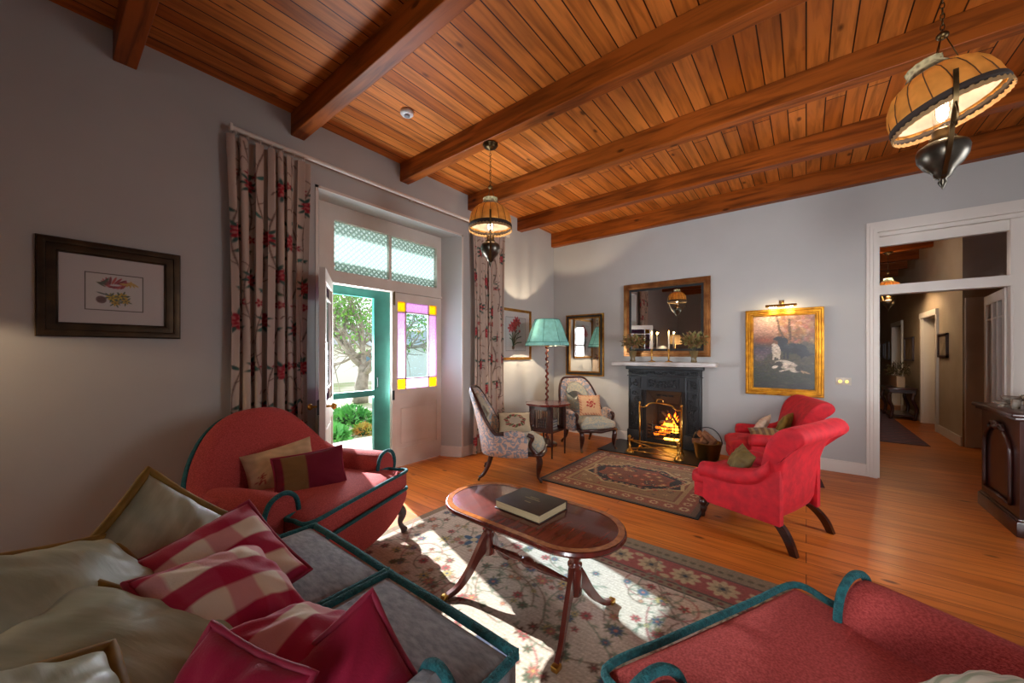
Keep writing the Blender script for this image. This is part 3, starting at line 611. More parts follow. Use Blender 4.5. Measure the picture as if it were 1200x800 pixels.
# ================================================================== SPOON-BACK CHAIRS IN BLUE DAMASK
M_dam = damask('blue_damask', 'c9a994', '7d8794', 15, thr=0.03); M_dam2 = damask('cream_blue_damask', 'b0a68e', '88938f', 26, thr=0.05)
def spoonchair(label, loc, rz):
    t = thing('spoon_back_armchair', label, 'armchair', loc, rz, 'blue damask spoon-back armchairs')
    pth = upath(0.305, 0.33, math.radians(112), 0.03, 0.85)
    def hh(q): a = abs(q); return 0.50+0.455*(1-sstep(0.12, 0.60, a))**0.75-0.03*sstep(0.8, 1, a)
    ln = lambda q: 0.15*(1-sstep(0.1, 0.9, abs(q)))
    obj('upholstered_shell', shell(B(), pth, hh, 0.27, lambda q: 0.055+0.02*sstep(0.5, 0.9, abs(q)), ln, 64, 7), M_dam, t, True)
    # padded inner back
    rings = []
    for k, f in enumerate(np.linspace(0.05, 1, 9)):
        r = []
        for i in range(32):
            a = 2*PI*i/32; px = 0.185*math.cos(a)*f; pz = 0.69+0.215*math.sin(a)*f
            q = px/0.305; y0 = 0.03+0.33*math.sqrt(max(0, 1-q*q))-0.035+0.15*max(0, (pz-0.27)/0.68)**1.3; r.append((px, y0-0.045*(1-f**3), pz))
        rings.append(r)
    obj('back_pad', loft(B(), rings), M_dam2, t, True)
    def rim(q0, q1, n, off=0.0): 
        o_ = []
        for i in range(n+1):
            q = q0+(q1-q0)*i/n; x, y, nx, ny = pth(q); k = ln(q); o_.append((x+nx*(k+off), y+ny*(k+off), hh(q)+0.006))
        return o_
    obj('top_rail', tube(B(), rim(-0.70, 0.70, 50), 0.019, 10), M_dark, t, True)
    for s in (-1, 1):
        x, y, nx, ny = pth(s); pad = rim(s*0.70, s*0.97, 8); obj('arm_pad', tube(B(), pad, [0.03, 0.036, 0.04, 0.042, 0.042, 0.042, 0.04, 0.036, 0.03], 12), M_dam, t, True)
        p = bez([(x*1.0, y-0.01, 0.50), (x*1.0, y-0.06, 0.47), (x*0.99, y-0.035, 0.39), (x*0.94, y-0.085, 0.31), (x*0.90, y-0.135, 0.24), (x*0.88, y-0.125, 0.14), (x*0.90, y-0.12, 0.06), (x*0.93, y-0.15, 0.015)], 5)
        rr = np.interp(np.linspace(0, 1, len(p)), [0, .1, .25, .5, .65, .85, .95, 1], [.022, .026, .018, .026, .034, .016, .013, .018])
        l = obj('leg', tube(B(), p, list(rr), 10), M_dark, t, True); bm = B(); tube(bm, [(x*0.93-0.012, y-0.15, 0.014), (x*0.93+0.012, y-0.15, 0.014)], 0.014, 10); obj('castor', bm, M_obrass, l, True)
        p = bez([(s*0.20, 0.26, 0.29), (s*0.205, 0.29, 0.17), (s*0.22, 0.34, 0.07), (s*0.235, 0.39, 0.03)], 5); l = obj('leg', tube(B(), p, list(np.linspace(0.026, 0.016, len(p))), 8), M_dark, t, True)
        bm = B(); tube(bm, [(s*0.235-0.012, 0.39, 0.014), (s*0.235+0.012, 0.39, 0.014)], 0.014, 10); obj('castor', bm, M_obrass, l, True)
    poly = densify([(-0.25, -0.13), (-0.27, -0.25), (-0.16, -0.295), (0, -0.305), (0.16, -0.295), (0.27, -0.25), (0.25, -0.13), (0.25, 0.1), (0.18, 0.26), (-0.18, 0.26), (-0.25, 0.1)], 3)
    obj('seat', slab(B(), poly, 0.30, 0.40, 0.055, 0.035), M_dam2, t, True)
    fr_ = bez([(-0.27, -0.17, 0.29), (-0.275, -0.26, 0.285), (-0.16, -0.305, 0.30), (0, -0.315, 0.275), (0.16, -0.305, 0.30), (0.275, -0.26, 0.285), (0.27, -0.17, 0.29)], 5)
    obj('seat_rail', tube(B(), fr_, 0.02, 8), M_dark, t, True)
    bm = B(); prism(bm, [(x*0.93, y*0.93) for x, y in poly], 'z', 0.26, 0.31); obj('seat_base', bm, M_dark, t, 'auto')
    return t
spoonchair('blue damask spoon-back armchair in front of the flowered curtain, its side to us', (-2.52, 3.27, 0), math.atan2(0.82, -0.57)+0.0)
spoonchair('blue damask spoon-back armchair facing us below the narrow gilt mirror', (-2.44, 4.86, 0), math.atan2(0.84, 0.54))

# ================================================================== GREY SOFA (foreground)
M_grey = mat('grey_chenille', '94979a', 0.92, noise=('74777c', 25), bump=0.3, bscale=150, sheen=0.35, stretch=(1, 2.5, 1))
sofa = thing('grey_sofa', 'grey chenille sofa with teal braid and heaped cushions, bottom left', 'sofa', (-1.33, 0.0, 0.006))
obj('sofa_base', b2(B(), -0.66, 0.66, 0.0, 0.84, 0.07, 0.315, 0.02), M_grey, sofa, 'auto')
obj('backrest', b2(B(), -0.70, 0.70, -0.16, 0.0, 0.10, 0.58, 0.05), M_grey, sofa, 'auto')
for s in (-1, 1):
    bm = B(); prof = [(0.58, 0.12), (0.58, 0.42), (0.575, 0.52), (0.60, 0.575), (0.645, 0.59), (0.685, 0.565), (0.69, 0.52), (0.67, 0.48), (0.665, 0.12)]
    yf = 0.585 if s > 0 else 0.5
    loft(bm, [[(s*x, y, z) for x, z in prof] for y in (yf, 0.3, 0.0)]); obj('arm', bm, M_grey, sofa, 'auto')
    obj('arm_braid', tube(B(), bez([(s*x, yf+0.003, z) for x, z in prof[1:-1]], 4), 0.014, 8), M_teal, sofa, True)
    a, b_ = (0.008, 0.662) if s > 0 else (-0.662, -0.008); yi = 0.60 if s > 0 else 0.53
    P_ = [(a, 0.07), (b_, 0.07), (b_, 0.84), (a, 0.84)]
    poly = [(p[0], p[1]) for p in densify([(a, 0.86), (a, 0.05), (b_-0.09, 0.05), (b_-0.09, yi), (b_, yi+0.01), (b_, 0.86)] if s > 0 else [(b_, 0.86), (b_, 0.05), (a+0.09, 0.05), (a+0.09, yi), (a, yi+0.01), (a, 0.86)], 5)]
    obj('seat_cushion', slab(B(), poly, 0.32, 0.45, 0.02, 0.02), M_grey, sofa, True)
    ends = (a, b_)
    for z in (0.452, 0.325):
        pts = [(a+0.012, 0.15, z), (a+0.004, 0.6, z), (a+0.004, 0.85, z), (a+0.03, 0.868, z), ((a+b_)/2, 0.872, z), (b_-0.03, 0.868, z), (b_-0.004, 0.85, z), (b_-0.004, yi+0.02, z)]
        obj('cushion_braid', tube(B(), bez(pts, 5), 0.015, 8), M_teal, sofa, True)
for x in (-0.58, 0.58):
    for y in (0.06, 0.76): obj('foot', lathe(B(), [(0.03, 0.08), (0.035, 0.05), (0.022, 0.0)], 12, (x, y, 0)), M_dark, sofa, True)

# ================================================================== CUSHIONS
M_silk = mat('sage_silk', 'a4ac98', 0.42, noise=('929a84', 6), bump=0.12, bscale=14, sheen=0.3, stretch=(1, 5, 1))
M_gold = mat('gold_velvet', '85691f', 0.7, noise=('6d5414', 12), sheen=0.6)
M_check = vmat('check_cotton', 0.85, 0.15, 160, 0.3); M_mag = mat('magenta_velvet', '7c0c2a', 0.7, noise=('94123a', 9), bump=0.1, bscale=10, sheen=0.8)
M_clothc = vmat('printed_cloth', 0.85, 0.2, 120, 0.2)
def green_cushion(label, loc, xa, za, w_=0.6, h_=0.55, seed=1):
    o = pillow('green_cushion', w_, h_, 0.17, M_silk, None, None, seed=seed, wr=0.009); tag(o, label, 'cushion', 'sage green silk cushions'); orient(o, loc, xa, za)
    obj('velvet_border', tube(B(), edge_loop(w_, h_, off=0.008), 0.016, 10, closed=True), M_gold, o, True); return o
green_cushion('sage green cushion with gold border on the far left of the heap', (-1.60, 0.05, 0.66), (0.80, 0.55, -0.10), (0.25, 0.50, 0.83), 0.46, 0.46, 1)
green_cushion('sage green cushion with one corner standing up, highest of the heap by the wall', (-1.93, 0.28, 0.585), (-0.55, 0.75, 0.75), (0.85, 0.36, 0.36), 0.44, 0.44, 2)
green_cushion('large sage green cushion with gold side edge, bottom left behind the crimson cushions', (-1.27, 0.05, 0.625), (0.72, 0.66, -0.22), (0.28, 0.10, 0.95), 0.48, 0.44, 3)
green_cushion('sage green cushion with gold border cut off by the bottom left corner', (-1.00, -0.05, 0.70), (0.9, 0.1, -0.30), (0.2, 0.35, 0.9), 0.36, 0.34, 4)
def check(nu, nv, off=0.0):
    A, B_, Cc = np.array(hx('a3123c')), np.array(hx('d9ccb8')), np.array(hx('c98f90'))
    def f(U, V, s):
        if s < 0: return np.tile(np.array(hx('8c0f33')), (len(U), 1))
        a = (np.floor((U+1)/2*nu+off) % 2 == 0); b = (np.floor((V+1)/2*nv+off) % 2 == 0)
        c = np.where((a & b)[:, None], A, np.where((~a & ~b)[:, None], B_, Cc)); c = np.where((a ^ b)[:, None] & a[:, None], np.array(hx('a92a4c')), c)
        e = (np.maximum(abs(U), abs(V)) > 0.965)[:, None]; return np.where(e, np.array(hx('8c0f33')), c)
    return f
def check_cushion(label, loc, xa, za, w_, h_, seed, t_=0.2, off=0.0):
    o = pillow('checked_cushion', w_, h_, t_, M_check, check(4.2, 4.2, off), None, n=44, seed=seed, wr=0.01); tag(o, label, 'cushion', 'crimson and cream checked cushions'); orient(o, loc, xa, za)
    obj('piping', tube(B(), edge_loop(w_, h_, off=0.002), 0.009, 8, closed=True), M_mag, o, True); return o
check_cushion('crimson and cream checked cushion with its corner standing up, nearest the camel-back armchair', (-1.61, 0.385, 0.585), (0.82, 0.26, -0.52), (0.49, -0.09, 0.73), 0.40, 0.40, 5)
check_cushion('crimson and cream checked cushion in front, middle of the heap', (-1.375, 0.345, 0.60), (0.90, 0.20, -0.43), (0.37, 0.27, 0.89), 0.36, 0.36, 6, off=0.6)
check_cushion('small part of a checked cushion seen above the two velvet cushions', (-1.02, 0.44, 0.575), (0.90, 0.40, -0.15), (0.0, 0.43, 0.9), 0.34, 0.30, 7, 0.16)
check_cushion('dark crimson velvet cushion at the bottom, left of the magenta one', (-0.90, 0.195, 0.60), (0.90, 0.40, -0.20), (-0.45, 0.65, -0.6), 0.27, 0.30, 9, 0.16)
check_cushion('magenta velvet cushion with cream piped edge, right at the bottom', (-0.84, 0.42, 0.525), (0.57, 0.22, -0.79), (-0.83, 0.37, -0.5), 0.32, 0.34, 8, 0.16)
def flor(seed, base='c8ac86', red='a03a3a', band=None):
    g = np.random.default_rng(seed); c0 = np.array(hx(base))
    def f(U, V, s):
        c = np.tile(c0, (len(U), 1)); n_ = np.sin(9*U+3*np.sin(5*V+seed))*np.cos(8*V+2*np.sin(6*U)); c = c*(1+0.06*n_[:, None])
        for _ in range(7 if s > 0 else 0):
            x, y = g.uniform(-0.75, 0.75, 2); r = g.uniform(0.10, 0.2); a = np.arctan2(V-y, U-x); d = np.hypot(U-x, V-y)
            m = (d < r*(0.75+0.25*np.cos(6*a))) & (np.sin(30*d+3*a) > -0.3); c = np.where(m[:, None], np.array(hx(red)), c)
        return c
    return f
def wreath(U, V, s):
    c = np.tile(np.array(hx('b9a98c')), (len(U), 1))*(1+0.05*np.sin(40*U)*np.sin(40*V))[:, None]; d = np.hypot(U, V*1.0); a = np.arctan2(V, U)
    if s > 0:
        ring = abs(d-0.55-0.04*np.sin(7*a)) < 0.13
        k = np.sin(9*a+8*d); c = np.where((ring & (k > 0.2))[:, None], np.array(hx('7a3430')), c); c = np.where((ring & (k < -0.3))[:, None], np.array(hx('51583a')), c); c = np.where((ring & (abs(k) < 0.12))[:, None], np.array(hx('b98a72')), c)
        c = np.where((d < 0.36)[:, None], np.array(hx('a89a86')), c)
    return c
def bigrose(U, V, s):
    c = np.tile(np.array(hx('d2a87e')), (len(U), 1))
    if s > 0:
        a = np.arctan2(V-0.05, U); d = np.hypot(U, V-0.05); m = (d < 0.5*(0.8+0.2*np.cos(7*a))) & (np.sin(22*d+2.5*a) > -0.45); c = np.where(m[:, None], np.array(hx('a83a34')), c)
        m = (np.maximum(abs(U), abs(V)) > 0.84) & (np.sin(26*(U+V)) > 0.1); c = np.where(m[:, None], np.array(hx('b56a50')), c)
    return c
def cush(name, label, loc, xa, za, w_, h_, t_, colf, seed=1, m=None, group=None, pip=None):
    o = pillow(name, w_, h_, t_, m or M_clothc, colf, None, n=40, seed=seed, wr=0.006); tag(o, label, 'cushion', group); orient(o, loc, xa, za)
    if pip: obj('piping', tube(B(), edge_loop(w_, h_, off=0.002), 0.007, 8, closed=True), pip, o, True)
    return o
cush('floral_cushion', 'beige floral cushion leaning on the back of the camel-back armchair', (-2.78, 1.00, 0.575), (0.30, 0.93, 0.22), (0.86, -0.30, 0.42), 0.42, 0.30, 0.13, flor(3), 11)
def band(U, V, s): return np.where((abs(U+0.45) < 0.33)[:, None], np.array(hx('7a5a32')), np.array(hx('6e1028')))
cush('velvet_cushion', 'maroon velvet cushion with an olive band on the camel-back armchair', (-2.58, 1.10, 0.555), (0.35, 0.90, 0.10), (0.86, -0.30, 0.42), 0.42, 0.27, 0.13, band, 12, pip=M_mag)
cush('floral_cushion', 'small cream cushion with red flowers on the crimson armchair by the wall', (-0.40, 5.05, 0.52), (0.25, 0.95, 0.1), (-0.85, 0.1, 0.5), 0.26, 0.26, 0.10, flor(5, 'd0b49a', 'a84a4a'), 13)
cush('patterned_cushion', 'brown striped cushion lying on the seat of the far crimson armchair', (-0.32, 4.80, 0.47), (0.85, 0.2, 0.05), (0.05, -0.35, 0.93), 0.34, 0.28, 0.09, lambda U, V, s: np.where((np.sin(18*U) > 0)[:, None], np.array(hx('6a4a30')), np.array(hx('8e7046'))), 14)
cush('gold_cushion', 'gold brown cushion wedged behind the cream floral one', (-0.18, 5.02, 0.57), (0.4, 0.9, 0.0), (-0.9, 0.2, 0.4), 0.36, 0.26, 0.10, None, 15, M_gold)
cush('olive_cushion', 'olive green cushion sunk in the seat of the nearer crimson armchair', (-0.42, 3.52, 0.475), (-0.45, 0.85, 0.15), (-0.75, -0.35, 0.55), 0.34, 0.22, 0.10, None, 16, mat('olive_velvet', '74602c', 0.7, noise=('5e4c20', 20), sheen=0.5))
cush('wreath_cushion', 'tapestry cushion with a flower wreath on the spoon-back chair by the curtain', (-2.64, 3.38, 0.545), (0.76, 0.62, 0.06), (0.55, -0.55, 0.62), 0.38, 0.26, 0.11, wreath, 17, pip=M_dark)
cush('rose_cushion', 'square peach cushion with one large red rose on the far spoon-back chair', (-2.42, 4.84, 0.60), (0.78, 0.60, 0.03), (0.70, -0.68, 0.42), 0.33, 0.31, 0.11, bigrose, 18)
cush('striped_cushion', 'pale green striped cushion with magenta edge at the bottom right corner', (0.295, 1.235, 0.605), (0.75, 0.55, 0.15), (-0.45, 0.3, 0.75), 0.25, 0.22, 0.10, lambda U, V, s: np.where((np.sin(20*V) > 0.4)[:, None], np.array(hx('9aa58c')), np.array(hx('c9c6b4'))), 19, pip=M_mag)
# ================================================================== RUGS
M_rug = vmat('wool_rug', 0.95, 0.35, 260, 0.15)
def flat(x0, y0, z, th=0.0):
    def f(X, Y): return np.stack([X+x0, Y+y0, np.full_like(X, z)], 1)
    return f
def rug(name, label, cv, loc, border, m=M_rug):
    o = cv.mesh(name, flat(-cv.w/2, -cv.h/2, 0.007), m); o.location = loc; tag(o, label, 'rug')
    obj('rug_edge', b2(B(), -cv.w/2-0.004, cv.w/2+0.004, -cv.h/2-0.004, cv.h/2+0.004, 0.0005, 0.006), mat('edge_'+border, border, 0.95), o); return o
cv = Canvas(3.05, 2.74, 470, 422, 'bca994')
g = np.random.default_rng(4)
cv.mix(0.5+0.5*np.sin(cv.Y*700), '8a7762', 0.25); cv.mix(np.clip(np.sin(cv.X*3+1)*np.sin(cv.Y*2.3), 0, 1), 'a3988c', 0.5)
W_, H_ = cv.w, cv.h
cv.rect(0, H_-0.42, W_, H_, '7c6a50'); cv.rect(0, H_-0.36, W_, H_-0.13, '8a443a'); cv.rect(0, 0, W_, 0.42, '7c6a50'); cv.rect(0, 0.13, W_, 0.36, '8a443a')
cv.rect(0, 0, 0.06, H_, '7c6a50'); cv.rect(W_-0.42, 0, W_, H_, '7c6a50'); cv.rect(W_-0.36, 0.13, W_-0.13, H_-0.13, '7e3a30')
for k in range(15):
    for yy in (H_-0.245, 0.245):
        x = 0.12+k*0.2; cv.flower(x, yy, 0.085, 'a8916c', '3a3f3a', 9, None, k); cv.flower(x, yy, 0.045, '7c6a50', '2e3438', 6)
        cv.ell(x+0.1, yy+(0.07 if k % 2 else -0.07), 0.03, 0.02, 'a08a66'); 
for k in range(13): cv.flower(W_-0.245, 0.15+k*0.2, 0.10, 'a08a66', '3a3f3a', 8, '5a5a3e', k)
for yy in (H_-0.42, H_-0.36, H_-0.13, 0.42): cv.line([(0, yy), (W_, yy)], 0.012, '4a4034')
for k in range(60): x = k*0.052; cv.ell(x, H_-0.39, 0.015, 0.012, '6e3a32'); cv.ell(x, H_-0.07, 0.018, 0.014, '5b5038')
pal = ['8a3b36', '3c4a5a', '4f5640', '9a5a4a', '5e4634', 'a08a50']
for k in range(95):       # scrolling vines
    x, y = g.uniform(0.1, W_-0.45), g.uniform(0.45, H_-0.45); a = g.uniform(0, 6.28); pts = [(x, y)]; cu = g.uniform(-0.5, 0.5)
    for i in range(12): a += cu; x += 0.045*math.cos(a); y += 0.045*math.sin(a); pts.append((x, y))
    cv.line(pts, 0.008, ['6a5644', '69705a', '8a5048'][k % 3], 0.8)
    for p in pts[::2]: cv.ell(p[0]+0.015, p[1]+0.01, 0.018, 0.007, '6a705a', a+1, 0.8)
for k in range(430):
    x, y = g.uniform(0.1, W_-0.45), g.uniform(0.42, H_-0.45); r = g.uniform(0.012, 0.036)
    cv.flower(x, y, r, pal[k % 6], pal[(k+2) % 6], int(g.integers(5, 9)), '5f6048' if k % 2 else None, k)
for (x, y, r) in ((1.36, 1.30, 0.13), (1.95, 1.50, 0.11), (2.2, 0.9, 0.12), (0.75, 0.75, 0.12)):
    cv.flower(x, y, r*1.15, '7a735c', '59604a', 9, None, x); cv.flower(x, y, r, '3b4152', '8f6f52', 12, None, y); cv.flower(x, y, r*0.55, '9c8468', '6e3a34', 8); cv.ell(x, y, r*0.16, r*0.16, '8a3b36')
cv.flower(0.62, 2.02, 0.09, '2f4a60', 'b0a07c', 4); cv.speck(0.05, 3)
rug('large_rug', 'large faded beige rug with red flowered border under the coffee table', cv, (-2.49+1.525, -0.10+1.37, 0), '6c5c46')
cv = Canvas(1.55, 1.46, 300, 284, '5e4430'); W_, H_ = cv.w, cv.h
def frame_band(i, j, col): cv.rect(i, i, W_-i, H_-i, col); 
frame_band(0.0, 0, '1c1a18'); frame_band(0.025, 0, '56402c'); frame_band(0.07, 0, '6b3c2a'); frame_band(0.2, 0, '7a6444'); frame_band(0.24, 0, '5f3a28'); frame_band(0.26, 0, '6a5238')
for k in range(11):
    t = 0.135+k*0.128
    for (x, y) in ((t, 0.135), (t, H_-0.135), (0.135, t), (W_-0.135, t)): cv.flower(x, y, 0.042, '94805c', '4a2620', 8, None, k); cv.ell(x, y, 0.02, 0.02, '6a3028')
for k in range(110):
    x, y = g.uniform(0.29, W_-0.29), g.uniform(0.29, H_-0.29); cv.flower(x, y, g.uniform(0.015, 0.035), ['8a7250', '7a3c2c', '4a3a30', '948264'][k % 4], '3a2a22', 6, None, k)
cx, cy = W_/2, H_/2
star = lambda s, n=16: [(cx+s*0.52*math.cos(2*PI*k/n)*(1 if k % 2 else 0.86), cy+s*0.36*math.sin(2*PI*k/n)*(1 if k % 2 else 0.86)) for k in range(n)]
cv.poly(star(1.12), '8d7a58'); cv.poly(star(1.04), '16171d'); cv.poly(star(0.80), '6b3826'); cv.poly(star(0.74), '5a3426')
for k in range(46):
    a = 2*PI*k/46; r = 0.9+0.05*math.sin(5*a); cv.flower(cx+0.52*r*math.cos(a), cy+0.36*r*math.sin(a), 0.028, ['7c6a4c', '7e3a2a'][k % 2], '8d7a58', 5)
for k in range(40): x, y = cx+g.uniform(-0.33, 0.33), cy+g.uniform(-0.22, 0.22); cv.flower(x, y, 0.03, ['8a6a48', '23222a', '8a4230'][k % 3], 'a08a60', 6, None, k)
cv.I = np.clip(cv.I*1.25, 0, 1); cv.speck(0.07, 5)
rug('persian_rug', 'small dark persian rug with navy medallion before the fireplace', cv, (-1.46, 4.005, 0), '15140f')
cv = Canvas(0.85, 7.6, 60, 420, '4a1820')
for k in range(58):
    for j in range(7): cv.ell(0.07+j*0.118, 0.1+k*0.13, 0.035, 0.045, ['6e2a2c', '2c1420'][(j+k) % 2])
rug('hall_runner', 'long dark red runner on the hall floor beyond the doorway', cv, (0.97, 11.7, 0), '2a1014')

# ================================================================== COFFEE TABLE + BOOK
ct = thing('coffee_table', 'oval mahogany coffee table with banded edge on two splayed pedestals', 'table', (-1.18, 1.625, 0.008), -0.02)
def stad(L_, W_, n=48):
    o_ = []
    for i in range(n): a = 2*PI*(i+0.5)/n; o_.append(((L_-W_)/2*math.copysign(1, math.cos(a))+W_/2*math.cos(a), W_/2*math.sin(a)))
    return o_
bm = B(); loft(bm, [[(x, y, z) for x, y in stad(L_, W_)] for L_, W_, z in ((1.03, 0.48, 0.462), (1.06, 0.51, 0.466), (1.07, 0.52, 0.476), (1.062, 0.512, 0.488), (1.05, 0.50, 0.490))]); obj('table_top', bm, M_maho, ct, 'auto')
bm = B(); a_, b_ = stad(1.05, 0.50), stad(0.99, 0.44); R1 = [bm.verts.new((x, y, 0.4915)) for x, y in a_]; R2 = [bm.verts.new((x, y, 0.4915)) for x, y in b_]
for i in range(len(R1)): j = (i+1) % len(R1); bm.faces.new((R1[i], R1[j], R2[j], R2[i]))
M_inlay = mat('satinwood_inlay', 'b0672c', 0.22, noise=('8f4c1c', 30), coat=0.5); x = obj('inlay_band', bm, M_inlay, ct); x['label'] = 'orange satinwood banding'
for s in (-1, 1):
    X = s*0.29; pr = [(0.06, 0.462), (0.06, 0.452), (0.03, 0.445), (0.022, 0.43), (0.032, 0.40), (0.037, 0.36), (0.028, 0.325), (0.024, 0.315), (0.036, 0.31), (0.036, 0.30), (0.026, 0.292), (0.033, 0.28), (0.035, 0.26), (0.035, 0.165), (0.026, 0.155), (0.0, 0.14)]
    obj('pedestal', lathe(B(), pr, 20, (X, 0, 0)), M_maho, ct, True)
    for t in (-1, 1):
        p = bez([(X, t*0.02, 0.25), (X+s*0.01, t*0.075, 0.19), (X+s*0.025, t*0.14, 0.10), (X+s*0.045, t*0.205, 0.035), (X+s*0.065, t*0.27, 0.012)], 5)
        rings = [[(x+dx, y, z+dz) for dx, dz in ((-0.015, -h), (0.015, -h), (0.012, h), (-0.012, h))] for (x, y, z), h in zip(p, np.interp(np.linspace(0, 1, len(p)), [0, .3, .7, 1], [.06, .038, .018, .011]))]
        l = obj('leg', loft(B(), rings), M_maho, ct, 'auto')
        obj('toe_cap', box(B(), (X+s*0.067, t*0.272, 0.012), (0.034, 0.04, 0.024), 0.005), M_brass, l, 'auto')
pr = [(0.010, -0.26), (0.012, -0.2), (0.018, -0.13), (0.021, -0.08), (0.014, -0.06), (0.019, -0.05), (0.014, -0.04), (0.024, -0.025), (0.029, 0), (0.024, 0.025), (0.014, 0.04), (0.019, 0.05), (0.014, 0.06), (0.021, 0.08), (0.018, 0.13), (0.012, 0.2), (0.010, 0.26)]
bm = lathe(B(), pr, 16); [setattr(v, 'co', Vector((v.co.z, v.co.x, v.co.y+0.21))) for v in bm.verts]; obj('stretcher', bm, M_maho, ct, True)
bk = thing('closed_book', 'thick dark brown closed book lying on the coffee table', 'book', (-1.18, 1.655, 0.4995), -0.06)
M_leather = mat('brown_leather', '33261f', 0.42, noise=('2a1e19', 30), bump=0.1, bscale=200); M_pages = mat('page_edges', 'cdbd98', 0.8, noise=('b8a67e', 120), stretch=(0.1, 0.1, 8))
bm = B(); b2(bm, -0.155, 0.155, -0.125, 0.125, 0.0, 0.004, 0.001); b2(bm, -0.155, 0.155, -0.125, 0.125, 0.041, 0.045, 0.001); b2(bm, -0.155, 0.155, 0.119, 0.125, 0.0, 0.045, 0.002); obj('cover', bm, M_leather, bk, 'auto')
obj('pages', b2(B(), -0.149, 0.149, -0.119, 0.12, 0.004, 0.041), M_pages, bk)
bm = B()
for (y, wd) in ((0.035, 0.06), (0.015, 0.10), (-0.03, 0.035)):
    x = -wd/2
    while x < wd/2: q = random.uniform(0.003, 0.007); b2(bm, x, x+q, y-0.003, y+0.003, 0.0448, 0.0456); x += q+0.002
obj('title_lettering', bm, mat('gilt_letters', '9a8a60', 0.5, 0.3), bk)

# ================================================================== FIREPLACE
fp = thing('fireplace', 'black cast iron fireplace with white mantel shelf and burning grate', 'fireplace', (-1.61, YB, 0))
F0 = -0.09
bm = B()
for s in (-1, 1):
    b2(bm, s*0.50, s*0.30, F0, 0, 0.0, 1.12, 0.004); b2(bm, s*0.515, s*0.285, F0-0.015, 0, 0.0, 0.20, 0.005)
    for (z0, z1) in ((0.23, 0.80), (0.84, 0.97)): b2(bm, s*0.48, s*0.47, F0-0.012, F0, z0, z1); b2(bm, s*0.33, s*0.32, F0-0.012, F0, z0, z1); b2(bm, s*0.48, s*0.32, F0-0.012, F0, z0-0.01, z0); b2(bm, s*0.48, s*0.32, F0-0.012, F0, z1, z1+0.01)
b2(bm, -0.30, 0.30, F0, 0, 0.80, 1.12); b2(bm, -0.22, 0.22, F0-0.01, F0, 0.83, 0.84); b2(bm, -0.22, 0.22, F0-0.01, F0, 0.965, 0.975); b2(bm, -0.22, -0.21, F0-0.01, F0, 0.83, 0.975); b2(bm, 0.21, 0.22, F0-0.01, F0, 0.83, 0.975)
b2(bm, -0.53, 0.53, F0-0.035, 0, 1.10, 1.155, 0.008); b2(bm, -0.515, 0.515, F0-0.02, 0, 1.0, 1.015, 0.004)
def curl(cx, cz, r, a0, s):
    tube(bm, [(cx+r*(1-k/16)*math.cos(a0+s*k*0.45), F0-0.008, cz+r*(1-k/16)*math.sin(a0+s*k*0.45)) for k in range(14)], [0.0105*(1-k/22) for k in range(14)], 6)
for s in (-1, 1):
    for k in range(7): curl(s*(0.40+0.02*(-1)**k), 0.29+k*0.075, 0.042, k, (-1)**k); curl(s*(0.375+0.02*(-1)**k), 0.32+k*0.07, 0.026, k+2, -(-1)**k)
    curl(s*0.40, 0.90, 0.05, 0, s); curl(s*0.375, 0.92, 0.03, 2, -s); curl(s*0.43, 0.885, 0.03, 4, s)
for k in range(9): curl(-0.175+k*0.044, 0.90+0.02*(-1)**k, 0.04, k, (-1)**k); curl(-0.16+k*0.04, 0.895-0.02*(-1)**k, 0.024, k+3, 1)
for k in range(22): curl(-0.48+k*0.046, 1.055, 0.022, k, 1)
obj('surround', bm, M_iron, fp, 'auto')
prf = [(-0.73, 1.155), (0.73, 1.155), (0.735, 1.165), (0.73, 1.21), (-0.73, 1.21), (-0.735, 1.165)]
obj('mantel_shelf', b2(B(), -0.71, 0.70, -0.23, 0, 1.155, 1.215, 0.008), mat('marble', 'c9c4c0', 0.3, noise=('aaa49f', 6)), fp, 'auto')
bm = B()   # arched inner register with sloping hood and firebrick box
for s in (-1, 1): prism(bm, [(s*0.30, -0.05), (s*0.245, -0.05), (s*0.17, 0.12), (s*0.17, 0.34), (s*0.30, 0.34)], 'z', 0.0, 0.80)
prism(bm, [(-0.05, 0.82), (0.34, 0.82), (0.34, 0.60), (0.13, 0.60)], 'x', -0.28, 0.28); b2(bm, -0.3, 0.3, 0.28, 0.34, 0, 0.85); b2(bm, -0.25, 0.25, -0.04, 0.34, 0.0, 0.09)
for k in (-1, 0, 1): box(bm, (k*0.085, 0.035, 0.715), (0.055, 0.055, 0.012), 0.003, rot=None)
obj('register', bm, mat('sooty_iron', '1e1c1b', 0.85), fp, 'auto')
bm = B()
for z in (0.14, 0.19, 0.24, 0.29): tube(bm, [(-0.22, -0.02, z), (-0.15, -0.06, z), (0.15, -0.06, z), (0.22, -0.02, z)], 0.009, 6)
for x in (-0.15, 0.15): tube(bm, [(x, -0.065, 0.09), (x, -0.065, 0.33)], 0.009, 6); sphere(bm, (x, -0.065, 0.335), 0.014)
for x in np.linspace(-0.12, 0.12, 5): tube(bm, [(x, -0.06, 0.14), (x, 0.2, 0.14)], 0.007, 5)
obj('grate', bm, M_iron, fp, True)
M_ember = D.materials.new('embers'); M_ember.use_nodes = True; nt = M_ember.node_tree; b = nt.nodes['Principled BSDF']; b.inputs['Base Color'].default_value = lin('1a0d08'); b.inputs['Roughness'].default_value = 0.9
n = nt.nodes.new('ShaderNodeTexNoise'); n.inputs['Scale'].default_value = 14; r = nt.nodes.new('ShaderNodeMapRange'); r.inputs[1].default_value = 0.46; r.inputs[2].default_value = 0.62; r.inputs[4].default_value = 7
